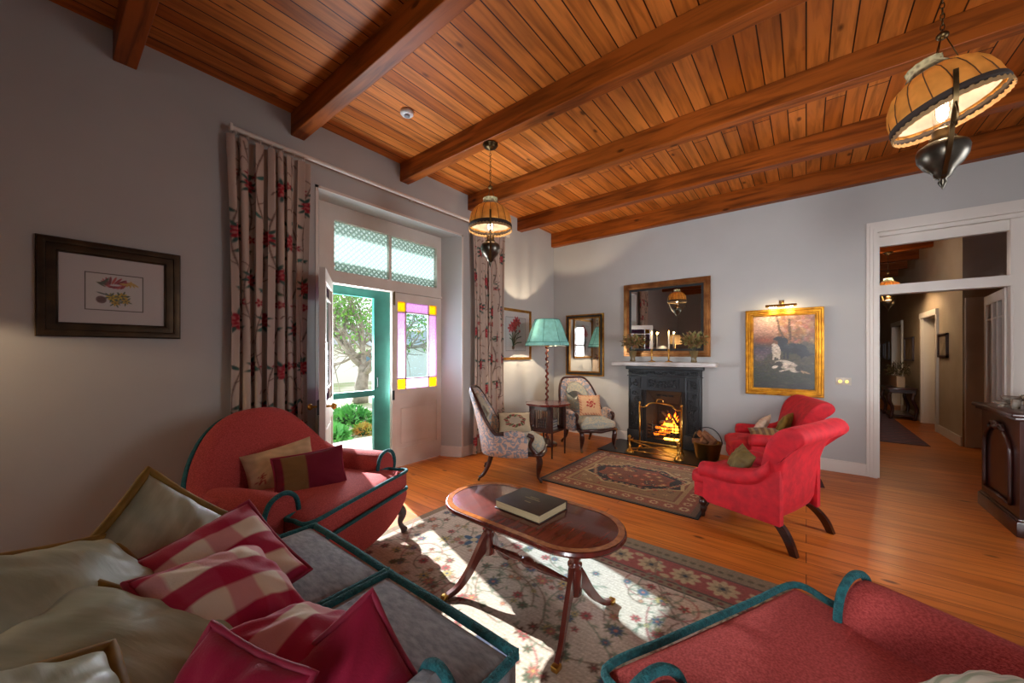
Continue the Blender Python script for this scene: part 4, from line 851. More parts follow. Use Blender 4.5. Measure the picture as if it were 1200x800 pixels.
nt.links.new(n.outputs[0], r.inputs[0]); nt.links.new(r.outputs[0], b.inputs['Emission Strength']); b.inputs['Emission Color'].default_value = lin('ff6a14')
for k in range(14):
    x, y, z = random.uniform(-0.13, 0.13), random.uniform(-0.02, 0.14), 0.165+0.028*(k // 3); c = thing if False else None
    bm = B(); sphere(bm, (0, 0, 0), 0.034, (1.3, 1, 0.8), 8, 6)
    for v in bm.verts: v.co *= 1+0.25*mnoise.noise(v.co*40+Vector((k, 0, 0)))
    o = obj('coal', bm, M_ember, None, True); o.location = (-1.61+x, YB+y, z); tag(o, 'glowing coal heaped in the fireplace grate', 'coal', 'glowing coals in the grate')
M_char = mat('charred_log', '1c120d', 0.9, noise=('38200f', 18), bump=0.4, bscale=30)
for i, (p, q, r) in enumerate((((-1.66, 5.60, 0.50), (-1.50, 5.66, 0.30), 0.024), ((-1.57, 5.58, 0.53), (-1.43, 5.60, 0.31), 0.018), ((-1.70, 5.62, 0.33), (-1.50, 5.60, 0.36), 0.026))):
    tag(obj('burning_log', tube(B(), bez([p, tuple((np.array(p)+q)/2+0.006), q], 4), r, 8), M_char, None, True), ['thicker charred stick leaning left in the fire', 'thin charred stick leaning right in the fire', 'charred log lying across the coals'][i], 'log')
M_fl = emis('flame_fire', 'ffb030', 9, 'ff4806'); M_bed = emis('ember_bed', 'ffa838', 14)
fl_ = thing('fire_flames', 'orange flames rising from the grate behind the fire screen', 'flames', (-1.55, 5.62, 0.2))
for k in range(11):
    x, y = random.uniform(-0.12, 0.12), random.uniform(-0.03, 0.06); h_ = random.uniform(0.16, 0.34)*(1-abs(x)*2.6); r_ = random.uniform(0.018, 0.034); rings = []
    for j in range(9):
        t = j/8; rr = r_*(math.sin(PI*min(1, (t*0.85+0.12)))**0.8)*(1-t*0.45)*(1 if j < 8 else 0.05); c = (x+0.03*math.sin(5*t+k)*t, y+0.015*math.sin(4*t+k*2)*t, h_*t)
        rings.append([(c[0]+rr*math.cos(a), c[1]+rr*0.5*math.sin(a), c[2]) for a in np.linspace(0, 2*PI, 9)[:-1]])
    obj('flame', loft(B(), rings), M_fl, fl_, True)
obj('ember_glow', b2(B(), -0.05, 0.14, -0.10, -0.02, -0.095, -0.075, 0.005), M_bed, fl_)
point('fire_light', (-1.56, 5.50, 0.36), 4.5, (1.0, 0.42, 0.12), 0.08)
bm = b2(B(), -2.28, -0.95, 4.80, YB-0.02, 0.0005, 0.012)
for y in (5.06, 5.32): pass
hearth = obj('hearth', bm, mat('black_slate', '121212', 0.38, noise=('22201e', 3)), None); tag(hearth, 'black polished slate hearth on the floor in front of the fireplace', 'hearth')
# brass fire screen
fs = thing('fire_screen', 'brass framed mesh fire screen with arched top and small handle', 'fire screen', (-1.515, 5.06, 0.013), -0.02)
xs = [-0.27, 0.27]; top = bez([(-0.27, 0, 0.60), (-0.20, 0, 0.60), (-0.13, 0, 0.655), (0, 0, 0.665), (0.13, 0, 0.655), (0.20, 0, 0.60), (0.27, 0, 0.60)], 5)
obj('top_rail', tube(B(), top, 0.0085, 8), M_brass, fs, True); obj('bottom_rail', tube(B(), [(-0.27, 0, 0.12), (0.27, 0, 0.12)], 0.0085, 8), M_brass, fs, True)
for x in xs: bm = B(); tube(bm, [(x, 0, 0.05), (x, 0, 0.64)], 0.010, 8); sphere(bm, (x, 0, 0.655), 0.016); obj('post', bm, M_brass, fs, True)
for x in xs: obj('foot', tube(B(), bez([(x, -0.10, 0.008), (x, -0.05, 0.05), (x, 0, 0.06), (x, 0.05, 0.05), (x, 0.10, 0.008)], 4), 0.009, 8), M_brass, fs, True)
obj('handle', tube(B(), bez([(-0.045, 0, 0.665), (-0.035, 0, 0.71), (0, 0, 0.72), (0.035, 0, 0.71), (0.045, 0, 0.665)], 4), 0.006, 8), M_brass, fs, True)
m = D.materials.new('fine_wire_mesh'); m.use_nodes = True; nt = m.node_tree; nt.nodes.remove(nt.nodes['Principled BSDF']); t = nt.nodes.new('ShaderNodeBsdfTransparent'); d = nt.nodes.new('ShaderNodeBsdfDiffuse'); d.inputs[0].default_value = (0.02, 0.02, 0.02, 1); x = nt.nodes.new('ShaderNodeMixShader'); x.inputs[0].default_value = 0.28
nt.links.new(t.outputs[0], x.inputs[1]); nt.links.new(d.outputs[0], x.inputs[2]); nt.links.new(x.outputs[0], nt.nodes['Material Output'].inputs[0])
bm = B(); vv = [bm.verts.new(p) for p in [(-0.27, 0, 0.12), (0.27, 0, 0.12)]+[tuple(p) for p in reversed(top)]]; bm.faces.new(vv); obj('wire_mesh', bm, m, fs, fix=False)
# brass fender: two turned uprights with crossing bars
fd = thing('fire_fender', 'low brass fender with two turned end posts and crossed bars on the hearth', 'fender', (-1.555, 4.90, 0.013))
for s in (-1, 1):
    pr = [(0.055, 0), (0.055, 0.012), (0.04, 0.03), (0.02, 0.05), (0.014, 0.07), (0.024, 0.085), (0.014, 0.10), (0.012, 0.15), (0.022, 0.165), (0.012, 0.18), (0.024, 0.20), (0.024, 0.215), (0.001, 0.235)]
    obj('end_post', lathe(B(), pr, 14, (s*0.31, 0, 0)), M_brass, fd, True)
for pq in (((-0.31, 0, 0.16), (0.31, 0, 0.05)), ((-0.31, 0, 0.05), (0.31, 0, 0.16)), ((-0.31, 0, 0.165), (0.31, 0, 0.165)), ((-0.31, 0, 0.03), (0.31, 0, 0.03)), ((-0.31, 0, 0.16), (-0.31, 0.13, 0.16))): obj('bar', tube(B(), pq, 0.0075, 8), M_brass, fd, True)
# log bucket
lb = thing('log_bucket', 'round brass log bucket with a hoop handle beside the hearth', 'bucket', (-0.98, 5.22, 0.013))
pr = [(0.125, 0), (0.13, 0.01), (0.165, 0.20), (0.172, 0.205), (0.165, 0.21), (0.158, 0.20), (0.122, 0.02), (0.0, 0.018)]
obj('bucket_body', lathe(B(), pr, 24), mat('old_brass_sheet', '8e6a34', 0.35, 0.9, noise=('6a5a34', 5)), lb, True)
obj('handle', tube(B(), [(0.165*math.cos(a), 0, 0.19+0.20*math.sin(a)) for a in np.linspace(0, PI, 18)], 0.006, 6), M_iron, lb, True)
M_log = mat('split_log', '9a6a44', 0.85, noise=('6a4028', 14), bump=0.4, bscale=25)
for k in range(11):
    a = k*2.4; rr = 0.10*math.sqrt((k % 6)/6); c = Vector((-0.98-0.02+rr*math.cos(a), 5.22+rr*math.sin(a), 0.17+0.045*(k//3))); d = Vector(RNG.normal(size=3)); d.z = abs(d.z)*0.6; d.normalize(); l = 0.075
    bm = B(); u = d.orthogonal().normalized(); v = d.cross(u); R_ = 0.04
    loft(bm, [[c+d*q+u*R_*math.cos(t)*f+v*R_*math.sin(t)*f*0.8 for t in (0.2, 1.5, 2.9, 4.0, 5.3)] for q, f in ((-l, 0.9), (0, 1.05), (l, 0.85))])
    tag(obj('firewood_log', bm, M_log, None, 'auto'), 'split firewood log piled in the brass bucket', 'log', 'firewood in the brass bucket')

# ================================================================== PICTURES, MIRRORS
def frame(name, label, cat, wall, c0, c1, z0, z1, fw, dep, m, parts=(), steps=((0, 1.0), (0.35, 0.75), (0.75, 0.5))):
    """wall 'L' (x=XL, coordinate y) or 'B' (y=YB, coordinate x)"""
    w_, h_ = c1-c0, z1-z0; t = thing(name, label, cat, (XL, (c0+c1)/2, (z0+z1)/2) if wall == 'L' else ((c0+c1)/2, YB, (z0+z1)/2), PI/2 if wall == 'L' else 0)
    # local: x along wall, -y into room (for both after rotation)
    prof = [(0, 0)]
    for i, (f, d) in enumerate(steps):
        nx_ = steps[i+1][0] if i+1 < len(steps) else 1.0; prof += [(f+0.02, dep*d), (f+(nx_-f)*0.5, dep*d*1.06), (nx_-0.02, dep*d)]
    prof += [(1.0, dep*0.25), (1.0, 0)]
    bm = B(); loft(bm, [[(q*(w_/2-fw*f), -d, p*(h_/2-fw*f)) for p, q in ((-1, -1), (-1, 1), (1, 1), (1, -1))] for f, d in prof], cap=False)
    obj('frame', bm, m, t, 'auto'); return t, w_-2*fw, h_-2*fw
M_copper = mat('copper_gilt', 'b07c4a', 0.3, 0.85, noise=('84542e', 8))
t, a, b_ = frame('overmantel_mirror', 'wide copper-gilt framed mirror above the mantel shelf', 'mirror', 'B', -2.21, -1.008, 1.29, 2.386, 0.085, 0.045, M_copper, steps=((0, 0.6), (0.3, 1.0), (0.8, 0.5)))
obj('mirror_glass', b2(B(), -a/2, a/2, -0.012, -0.004, -b_/2, b_/2), M_mirror, t)
ringf = lambda a0, b0, a1, b1, y: loft(B(), [[(q*a_, -y_, p*h__) for p, q in ((-1, -1), (-1, 1), (1, 1), (1, -1))] for a_, h__, y_ in ((a0, b0, 0.002), (a0, b0, y), (a1, b1, y), (a1, b1, 0.002))], cap=False)
bm = ringf(a/2+0.001, b_/2+0.001, a/2-0.03, b_/2-0.03, 0.018)
obj('dark_slip', bm, M_black, t)
t, a, b_ = frame('pier_mirror', 'narrow gilt and black framed mirror on the wall behind the far spoon-back chair', 'mirror', 'B', -3.231, -2.542, 0.965, 1.985, 0.075, 0.04, M_gilt, steps=((0, 0.7), (0.75, 1.0)))
obj('mirror_glass', b2(B(), -a/2, a/2, -0.012, -0.004, -b_/2, b_/2), M_mirror, t)
bm = ringf(a/2+0.055, b_/2+0.055, a/2+0.022, b_/2+0.022, 0.0335)
obj('black_band', bm, mat('ebonised', '1c1510', 0.35), t)
def art(cv, par, m=None, y=-0.014):
    def f(X, Y): return np.stack([X-cv.w/2, np.full_like(X, y), Y-cv.h/2], 1)
    return cv.mesh('picture_sheet', f, m or vmat('paper_print', 0.7), par, False)
# botanical print on the left
t, a, b_ = frame('botanical_picture', 'landscape botanical print with red and yellow flowers in a wide bronze frame', 'picture', 'L', -0.033, 0.603, 1.445, 2.037, 0.088, 0.035, mat('bronze_frame', '4a3722', 0.35, 0.7, noise=('2e2115', 8)), steps=((0, 0.6), (0.08, 1.0), (0.45, 0.8), (0.9, 0.6)))
cv = Canvas(a, b_, 200, 180, 'c3bab4'); cx, cy = a*0.50, b_*0.47
def rect_line(x0, y0, x1, y1, wd, col): cv.line([(x0, y0), (x1, y0), (x1, y1), (x0, y1), (x0, y0)], wd, col)
cv.rect(cx-0.127, cy-0.11, cx+0.127, cy+0.12, 'c9c2ba'); rect_line(cx-0.127, cy-0.11, cx+0.127, cy+0.12, 0.005, '4a4038')
for k in range(16): an = k*0.42; cv.ell(cx+0.0+0.025*math.cos(an)*1.7, cy+0.06+0.02*math.sin(an), 0.026, 0.006, ['9a3038', 'b8524a', '7a2028'][k % 3], an*0.7)
for k in range(6): cv.ell(cx+0.04+0.01*k, cy+0.065, 0.02, 0.005, 'c09a4a', k*0.5); cv.ell(cx-0.06+0.004*k, cy+0.05+0.006*k, 0.022, 0.004, '4a4a34', k*0.3-0.6)
for k in range(11): cv.flower(cx-0.005+g.uniform(-0.02, 0.075), cy-0.04+g.uniform(-0.03, 0.045), 0.02, ['c8a82c', 'b8942a'][k % 2], '7a6a20', 5, '4e5a3a', k)
for k in range(5): cv.ell(cx-0.06, cy-0.045, 0.02-0.002*k, 0.024, '5a3a34', k*0.6, 0.5)
for k in range(4): cv.ell(cx-0.06+0.01*k, cy-0.005-0.003*k, 0.02, 0.004, '555a50', -0.3)
art(cv, t); obj('glass_pane', b2(B(), -a/2, a/2, -0.019, -0.017, -b_/2, b_/2), M_glass, t)
# amaryllis print by the corner
t, a, b_ = frame('amaryllis_picture', 'upright print of a red amaryllis in a slim gold frame by the corner', 'picture', 'L', 4.10, 4.868, 1.238, 2.012, 0.04, 0.03, M_gilt)
cv = Canvas(a, b_, 150, 160, 'c6c2c0'); rect_line(0.10, 0.10, a-0.10, b_-0.09, 0.005, '5a5654'); cx = a*0.5; cv.rect(0.104, 0.104, a-0.104, b_-0.094, 'bdbdbd')
cv.ell(cx-0.07, 0.15, 0.03, 0.035, '6a5a48'); 
for k, (dx, dy) in enumerate([(-0.13, 0.16), (-0.09, 0.22), (0.12, 0.2), (0.16, 0.13), (0.17, 0.04), (0.05, 0.22), (-0.12, 0.1)]): cv.line(bez([(cx-0.07, 0.17), (cx-0.05+dx*0.4, 0.19+dy*0.7), (cx-0.03+dx, 0.19+dy)], 6), 0.014, ['3f5a3c', '2f4632'][k % 2])
for (x0, y0) in ((cx+0.01, 0.52), (cx-0.09, 0.44), (cx+0.09, 0.40)):
    cv.line([(cx-0.05, 0.2), (x0, y0)], 0.008, '4a5a3a')
    if y0 > 0.42: [cv.flower(x0+q*0.04, y0+r_, 0.07, 'a83a40', '7a2028', 6, None, q) for q, r_ in ((-1, 0), (1, 0.01), (0, 0.04))]
    else: cv.ell(x0, y0, 0.02, 0.02, 'a83a40')
art(cv, t); obj('glass_pane', b2(B(), -a/2, a/2, -0.019, -0.017, -b_/2, b_/2), M_glass, t)
# oil painting with dogs
t, a, b_ = frame('dog_painting', 'gilt framed oil painting of hunting dogs under a picture light', 'painting', 'B', -0.607, 0.163, 0.828, 1.880, 0.085, 0.05, mat('bright_gilt', 'c48a26', 0.36, 0.85, noise=('8e5a14', 14), bump=0.2, bscale=50), steps=((0, 1.0), (0.3, 0.6), (0.6, 0.85), (0.85, 0.5)))
cv = Canvas(a, b_, 190, 270, '4a4436'); X_, Y_ = cv.X/a, cv.Y/b_
cv.mix(np.clip((Y_-0.62)*6, 0, 1), 'a97f6a'); cv.mix(np.clip((Y_-0.76)*6, 0, 1)*np.clip(1.3-X_*1.6, 0, 1), 'c9a58a'); cv.mix(np.clip((0.36-Y_)*6, 0, 1), '33362a'); cv.mix(np.clip((0.12-Y_)*8, 0, 1), '2c2a2a')
cv.mix(np.exp(-((X_-0.2)**2/0.06+(Y_-0.66)**2/0.004)), '8a4a34'); cv.mix(np.exp(-((X_-0.15)**2/0.04+(Y_-0.53)**2/0.006)), '3e3c48')
for k in range(150):
    x, y = g.uniform(0.45, 1.05)*a, g.uniform(0.62, 1.0)*b_; cv.ell(x, y, 0.03, 0.02, ['8a5a34', '6a4a30', 'a07a4c', '9a5a48'][k % 4], g.uniform(0, 3), 0.5)
cv.line([(0.40*a, 1.0*b_), (0.44*a, 0.82*b_), (0.52*a, 0.70*b_)], 0.02, '5a4636'); cv.line([(0.6*a, 0.95*b_), (0.62*a, 0.68*b_)], 0.025, '54402e')
for k in range(120): x, y = g.uniform(0, 1)*a, g.uniform(0.03, 0.42)*b_; cv.ell(x, y, 0.03, 0.008, ['3f4430', '2a2c24', '565038', '3a3a40'][k % 4], g.uniform(-0.4, 0.4), 0.45)
dk, wh, br_ = '23262c', 'b8a894', '6e4a34'
cv.ell(0.66*a, 0.55*b_, 0.135, 0.062, dk, 0.0); cv.ell(0.49*a, 0.62*b_, 0.05, 0.075, dk, -0.5); cv.ell(0.42*a, 0.69*b_, 0.045, 0.026, dk, 0.2); cv.ell(0.82*a, 0.49*b_, 0.06, 0.04, dk); cv.ell(0.9*a, 0.46*b_, 0.07, 0.012, dk, 0.3)
for x in (0.52, 0.58, 0.80): cv.line([(x*a, 0.52*b_), (x*a, 0.42*b_)], 0.022, dk)
cv.ell(0.39*a, 0.52*b_, 0.045, 0.085, wh, 0.15); cv.ell(0.37*a, 0.63*b_, 0.03, 0.028, br_); cv.ell(0.35*a, 0.60*b_, 0.022, 0.018, wh); cv.line([(0.36*a, 0.5*b_), (0.34*a, 0.40*b_)], 0.02, wh); cv.line([(0.43*a, 0.5*b_), (0.44*a, 0.41*b_)], 0.02, wh)
cv.ell(0.55*a, 0.33*b_, 0.115, 0.05, wh, -0.25); cv.ell(0.43*a, 0.33*b_, 0.04, 0.035, '3a342e'); cv.ell(0.37*a, 0.295*b_, 0.035, 0.018, wh, 0.4); cv.ell(0.70*a, 0.27*b_, 0.06, 0.04, wh); cv.ell(0.76*a, 0.28*b_, 0.04, 0.035, '3a3630'); cv.line([(0.6*a, 0.27*b_), (0.45*a, 0.235*b_)], 0.018, wh); cv.line([(0.8*a, 0.24*b_), (0.93*a, 0.215*b_)], 0.02, 'a88a68')
for (x, y, r, c_) in ((0.60, 0.58, 0.05, '34383e'), (0.72, 0.53, 0.05, '15171c'), (0.40, 0.56, 0.022, 'd6c8b0'), (0.38, 0.48, 0.02, '8a7664'), (0.56, 0.36, 0.045, 'd2c4ae'), (0.62, 0.30, 0.03, '8c7a68'), (0.50, 0.30, 0.02, '8c7a68')): cv.ell(x*a, y*b_, r, r*0.5, c_, -0.2, 0.6)
for (x, y) in ((0.08, 0.50), (0.16, 0.46), (0.24, 0.52), (0.10, 0.42)): cv.ell(x*a, y*b_, 0.05, 0.045, ['5a4a52', '6a5a5a', '7c6a5a', '54606e'][int(x*50) % 4], 0, 0.6)
for k in range(2600):
    x, y = g.uniform(0, 1), g.uniform(0, 1); c_ = cv.I[min(cv.ny-1, int(y*cv.ny)), min(cv.nx-1, int(x*cv.nx))]*g.uniform(0.72, 1.32)+g.normal(size=3)*0.015
    cv.ell(x*a+g.normal()*0.004, y*b_+g.normal()*0.004, g.uniform(0.006, 0.016), g.uniform(0.003, 0.006), np.clip(c_, 0, 1), g.uniform(-0.8, 0.8), 0.6)
art(cv, t, vmat('oil_canvas', 0.38, 0.1, 90, 0, 0.5))
pl = thing('picture_light', 'brass picture light with two warm bulbs over the dog painting', 'lamp', (-0.235, YB, 1.885))
obj('arm', tube(B(), bez([(0, -0.012, 0.07), (0, -0.05, 0.09), (0, -0.13, 0.06), (0, -0.17, 0.03)], 5), 0.007, 8), M_brass, pl, True)
obj('wall_plate', b2(B(), -0.025, 0.025, -0.015, 0, 0.03, 0.10, 0.004), M_brass, pl, 'auto')
rings = [[(x, -0.17+0.026*math.cos(q), 0.012+0.026*math.sin(q)) for q in np.linspace(-0.2, PI+0.2, 10)]+[(x, -0.17+0.022*math.cos(q), 0.012+0.022*math.sin(q)) for q in np.linspace(PI+0.2, -0.2, 10)] for x in (-0.15, 0.15)]
obj('lamp_shade', loft(B(), rings), M_brass, pl, 'auto')
for x in (-0.08, 0.08):
    bm = B(); tube(bm, [(x-0.035, -0.17, 0.008), (x+0.035, -0.17, 0.008)], 0.010, 8); o = obj('bulb', bm, emis('warm_bulb', 'ffd9a0', 40) if 'warm_bulb' not in D.materials else D.materials['warm_bulb'], pl, True)
    point('picture_bulb', (-0.235+x, YB-0.165, 1.875), 1.6, (1.0, 0.78, 0.5), 0.015)
so_ = thing('wall_socket', 'brass double socket on the wall right of the dog painting', 'socket', (0.328, YB, 1.025))
obj('plate', b2(B(), -0.066, 0.066, -0.008, 0, -0.042, 0.042, 0.003), mat('cream_plate', 'c8c0b0', 0.4), so_, 'auto')
for x in (-0.028, 0.028): obj('switch', tube(B(), [(x, -0.02, 0), (x, -0.006, 0)], 0.017, 12), M_brass, so_, 'auto')

# ================================================================== ON THE MANTEL
def leafy(name, label, loc, r, h0, hz, n, leafl, cols, pot, potm, group=None, squash=1.0):
    t = thing(name, label, 'plant', loc, 0, group); bm = B()
    for _ in range(n):
        v = Vector(RNG.normal(size=3)).normalized(); v.z = v.z*0.8+0.2; q = RNG.uniform(0.3, 1.0); c = Vector((v.x*r*q, v.y*r*q*squash, h0+v.z*hz*q)); d = (v+Vector(RNG.normal(size=3)*0.45)).normalized(); b_ = d.orthogonal().normalized()
        bm.faces.new([bm.verts.new(c), bm.verts.new(c+d*leafl*0.5+b_*leafl*0.2), bm.verts.new(c+d*leafl), bm.verts.new(c+d*leafl*0.5-b_*leafl*0.2)])
    obj('leaves', bm, mat('leaf_'+cols[0], cols[0], 0.5, noise=(cols[1], 25)), t, fix=False)
    obj('vase', pot, potm, t, 'auto'); bm = B()
    for _ in range(9): a = RNG.uniform(0, 6.28); q = RNG.uniform(0.2, 0.6)*r; tube(bm, [(0.01*math.cos(a), 0.01*math.sin(a), h0*0.5), (q*math.cos(a), q*math.sin(a)*squash, h0+hz*0.3)], 0.0025, 4)
    obj('stems', bm, mat('stem_green', '4a4a2a', 0.7), t); return t
for i, x in enumerate((-2.03, -1.19)):
    leafy('mantel_posy', ['bushy green and red foliage posy at the left end of the mantel', 'bushy green and red foliage posy at the right end of the mantel'][i], (x, 5.46, 1.2155), 0.165, 0.28, 0.12, 330, 0.05, ('66743a', '7e4436') if i == 0 else ('6a7c3c', '86503a'), lathe(B(), [(0.035, 0), (0.04, 0.01), (0.03, 0.05), (0.055, 0.13), (0.06, 0.155), (0.05, 0.155), (0.0, 0.06)], 16), mat('green_glass_vase', '6a5a3a', 0.2), 'foliage posies on the mantel', 0.62)
M_wax = mat('candle_wax', 'e8dcc4', 0.4)
for i, x in enumerate((-1.75, -1.515)):
    c = thing('candlestick', ['brass candlestick holding the left lit candle on the mantel', 'brass candlestick holding the right lit candle on the mantel'][i], 'candlestick', (x, 5.46, 1.2155), 0, 'mantel candlesticks')
    obj('base', lathe(B(), [(0.052, 0), (0.052, 0.008), (0.03, 0.014), (0.008, 0.022)], 18), M_brass, c, True)
    obj('stem', lathe(B(), [(0.008, 0.02), (0.013, 0.06), (0.007, 0.075), (0.008, 0.13), (0.015, 0.15), (0.014, 0.18), (0.018, 0.185), (0.0, 0.186)], 14), M_brass, c, True)
    k = obj('candle', lathe(B(), [(0.0105, 0), (0.0095, 0.21), (0.004, 0.213)], 12), M_wax, None, True); k.location = (x, 5.46, 1.402); tag(k, ['lit white candle in the left mantel candlestick', 'lit white candle in the right mantel candlestick'][i], 'candle', 'lit mantel candles')
    obj('flame', lathe(B(), [(0.001, 0.214), (0.006, 0.224), (0.0065, 0.232), (0.003, 0.246), (0.0005, 0.256)], 10), emis('candle_flame', 'ffc066', 45) if 'candle_flame' not in D.materials else D.materials['candle_flame'], k, True)
    point('candle_light', (x, 5.43, 1.64), 0.35, (1.0, 0.6, 0.25), 0.01)

# ================================================================== PENDANT OIL LAMPS
M_amber = shade_mat('pleated_amber_silk', 'dfa050', 0.5); M_liner = shade_mat('cream_liner', 'b4a8a2', 0.25); M_frost = thin_glass('smoke_glass', '8e9690', 0.3, 0.2, textured=1)
def pendant(label, loc, rz, group='hanging oil-lamp pendants', drop=0.0, tilt=0.0):
    t = thing('pendant_lamp', label, 'lamp', loc, rz, group)
    obj('canopy', lathe(B(), [(0.066, 0), (0.07, -0.008), (0.05, -0.018), (0.056, -0.026), (0.03, -0.034), (0.012, -0.05), (0.0, -0.052)], 24, (0, 0, drop)), M_obrass, t, True)
    bm = B()
    for k in range(-int(drop/0.0255), 13):
        z = -0.05-k*0.0255; pts = [(0.007*math.cos(a) if k % 2 else 0, 0 if k % 2 else 0.007*math.cos(a), z-0.016+0.017*math.sin(a)) for a in np.linspace(0, 2*PI, 9)[:-1]]; tube(bm, pts, 0.0022, 5, closed=True)
    obj('chain', bm, M_obrass, t, True)
    obj('pulley', sphere(B(), (0, 0, -0.385), 0.022, (1, 1, 0.8)), M_obrass, t, True); bm = B()
    for k in range(3): a = 2*PI*k/3; tube(bm, [(0.01*math.cos(a), 0.01*math.sin(a), -0.39), (0.055*math.cos(a), 0.055*math.sin(a), -0.52)], 0.0022, 5)
    obj('hanging_wires', bm, M_obrass, t, True)
    n = 160; rings = []
    for r, z, am in ((0.058, -0.495, 0.5), (0.066, -0.49, 0.6), (0.06, -0.51, 0.3), (0.075, -0.53, 0.4), (0.08, -0.555, 0.3)): rings.append([(r*(1+0.04*am*math.cos(12*2*PI*i/n))*math.cos(2*PI*i/n), r*(1+0.04*am*math.cos(12*2*PI*i/n))*math.sin(2*PI*i/n), z) for i in range(n)])
    obj('glass_crown', loft(B(), rings, cap=False), M_frost, t, True)
    def sh(off, am): 
        R_ = []
        for r, z, q in ((0.078, -0.552, 0.3), (0.11, -0.562, 0.8), (0.145, -0.59, 1), (0.168, -0.63, 1), (0.183, -0.68, 0.7), (0.190, -0.735, 0.3)): R_.append([((r+off)*(1+am*q*(abs(math.sin(8*2*PI*i/n))-0.5))*math.cos(2*PI*i/n), (r+off)*(1+am*q*(abs(math.sin(8*2*PI*i/n))-0.5))*math.sin(2*PI*i/n), z-off*0.6) for i in range(n)])
        return loft(B(), R_, cap=False)
    obj('lamp_shade', sh(0, 0.075), M_amber, t, True, fix=False)
    bm = B()
    for k in range(16):
        a = 2*PI*k/16; tube(bm, [((r*(1-0.0375*q)+0.002)*math.cos(a), (r*(1-0.0375*q)+0.002)*math.sin(a), z) for r, z, q in ((0.078, -0.552, 0.3), (0.11, -0.562, 0.8), (0.145, -0.59, 1), (0.168, -0.63, 1), (0.183, -0.68, 0.7), (0.190, -0.735, 0.3))], 0.0022, 5)
    obj('shade_seams', bm, mat('dark_cord', '5a3a1c', 0.8), t, True); obj('shade_liner', sh(-0.014, 0.0), M_liner, t, True, fix=False)
    obj('dark_trim', loft(B(), [[(r*math.cos(a), r*math.sin(a), z) for a in np.linspace(0, 2*PI, 49)[:-1]] for r, z in ((0.193, -0.726), (0.196, -0.742), (0.193, -0.760), (0.189, -0.745), (0.193, -0.726))], cap=False), mat('dark_galloon', '30241c', 0.8), t, True)
    obj('shade_frill', loft(B(), [[((r+0.003*math.cos(40*a))*math.cos(a), (r+0.003*math.cos(40*a))*math.sin(a), z) for a in np.linspace(0, 2*PI, 161)[:-1]] for r, z in ((0.193, -0.756), (0.194, -0.772), (0.192, -0.778))], cap=False), mat('gold_fringe', '94744a', 0.7), t, True)
    for s in (-1, 1):
        p = bez([(0, s*0.200, -0.66), (0, s*0.203, -0.78), (0, s*0.16, -0.87), (0, s*0.11, -0.96), (0, s*0.05, -1.02), (0, s*0.012, -1.06)], 5)
        loft_ = [[(x+dx, y+dy, z) for dx, dy in ((-0.008, -0.004), (0.008, -0.004), (0.008, 0.004), (-0.008, 0.004))] for x, y, z in p]; bm = loft(B(), loft_)
        tube(bm, bez([(0, s*0.20, -0.80), (0, s*0.225, -0.85), (0, s*0.205, -0.90), (0, s*0.165, -0.87)], 4), 0.004, 5); obj('harp_arm', bm, M_obrass, t, 'auto')
    obj('chimney', loft(B(), [[(r*math.cos(a), r*math.sin(a), z) for a in np.linspace(0, 2*PI, 21)[:-1]] for r, z in ((0.018, -0.56), (0.02, -0.68), (0.034, -0.76), (0.028, -0.83))], cap=False), M_glass, t, True)
    obj('burner', lathe(B(), [(0.03, -0.825), (0.036, -0.835), (0.034, -0.86), (0.045, -0.87), (0.045, -0.885), (0.03, -0.895)], 20), M_obrass, t, True)
    obj('oil_reservoir', lathe(B(), [(0.03, -0.885), (0.062, -0.89), (0.082, -0.905), (0.088, -0.925), (0.084, -0.96), (0.066, -0.995), (0.045, -1.015), (0.035, -1.03), (0.028, -1.05), (0.012, -1.06), (0.016, -1.075), (0.006, -1.095), (0.0, -1.11)], 26), mat('pewter', '6a655c', 0.3, 0.9, noise=('4a443a', 8)), t, True)
    obj('bulb', sphere(B(), (0, 0, -0.74), 0.02, (1, 1, 1.3)), emis('lamp_bulb', 'fff0d8', 30) if 'lamp_bulb' not in D.materials else D.materials['lamp_bulb'], t, True)
    if tilt:      # the shade has slipped sideways on its gallery
        pv = Matrix.Translation((0, 0, -0.70)); Mx = pv @ Matrix.Rotation(-tilt, 4, 'Y') @ pv.inverted()
        for ch in t.children:
            if ch.name.split('.')[0] in ('lamp_shade', 'shade_liner', 'shade_seams', 'dark_trim', 'shade_frill', 'glass_crown'): ch.matrix_local = Mx
    return t
PL = [(-2.23, 2.50), (0.502, 2.625)]
pn = pendant('amber pleated pendant oil lamp hanging in front of the garden door', (PL[0][0], PL[0][1], 3.224), math.atan2(-PL[0][0], PL[0][1])+0.0)
pendant('amber pleated pendant oil lamp hanging nearest the camera, top right', (PL[1][0], PL[1][1], 3.224), 0.0, drop=HC-3.224, tilt=math.radians(17))
for x, y in PL:
    point('pendant_light', (x, y, 3.224-0.70), 3.6, WARM, 0.03)
h_ = clone(pn, (1.20, 9.81, 3.224), 0.3, 'amber pendant lamp glowing far down the hall beyond the doorway')
point('hall_pendant_light', (1.20, 9.81, 2.50), 45, WARM, 0.05)
sm = thing('smoke_detector', 'small round white smoke detector on the board ceiling', 'smoke detector', (-2.69, 1.94, HC))
obj('body', lathe(B(), [(0.055, 0), (0.056, -0.02), (0.045, -0.032), (0.0, -0.034)], 24), mat('white_plastic', 'd8d8d6', 0.4), sm, True); obj('sensor_cap', lathe(B(), [(0.024, -0.03), (0.024, -0.042), (0.0, -0.044)], 16), mat('grey_plastic', '8a8c92', 0.4), sm, True)

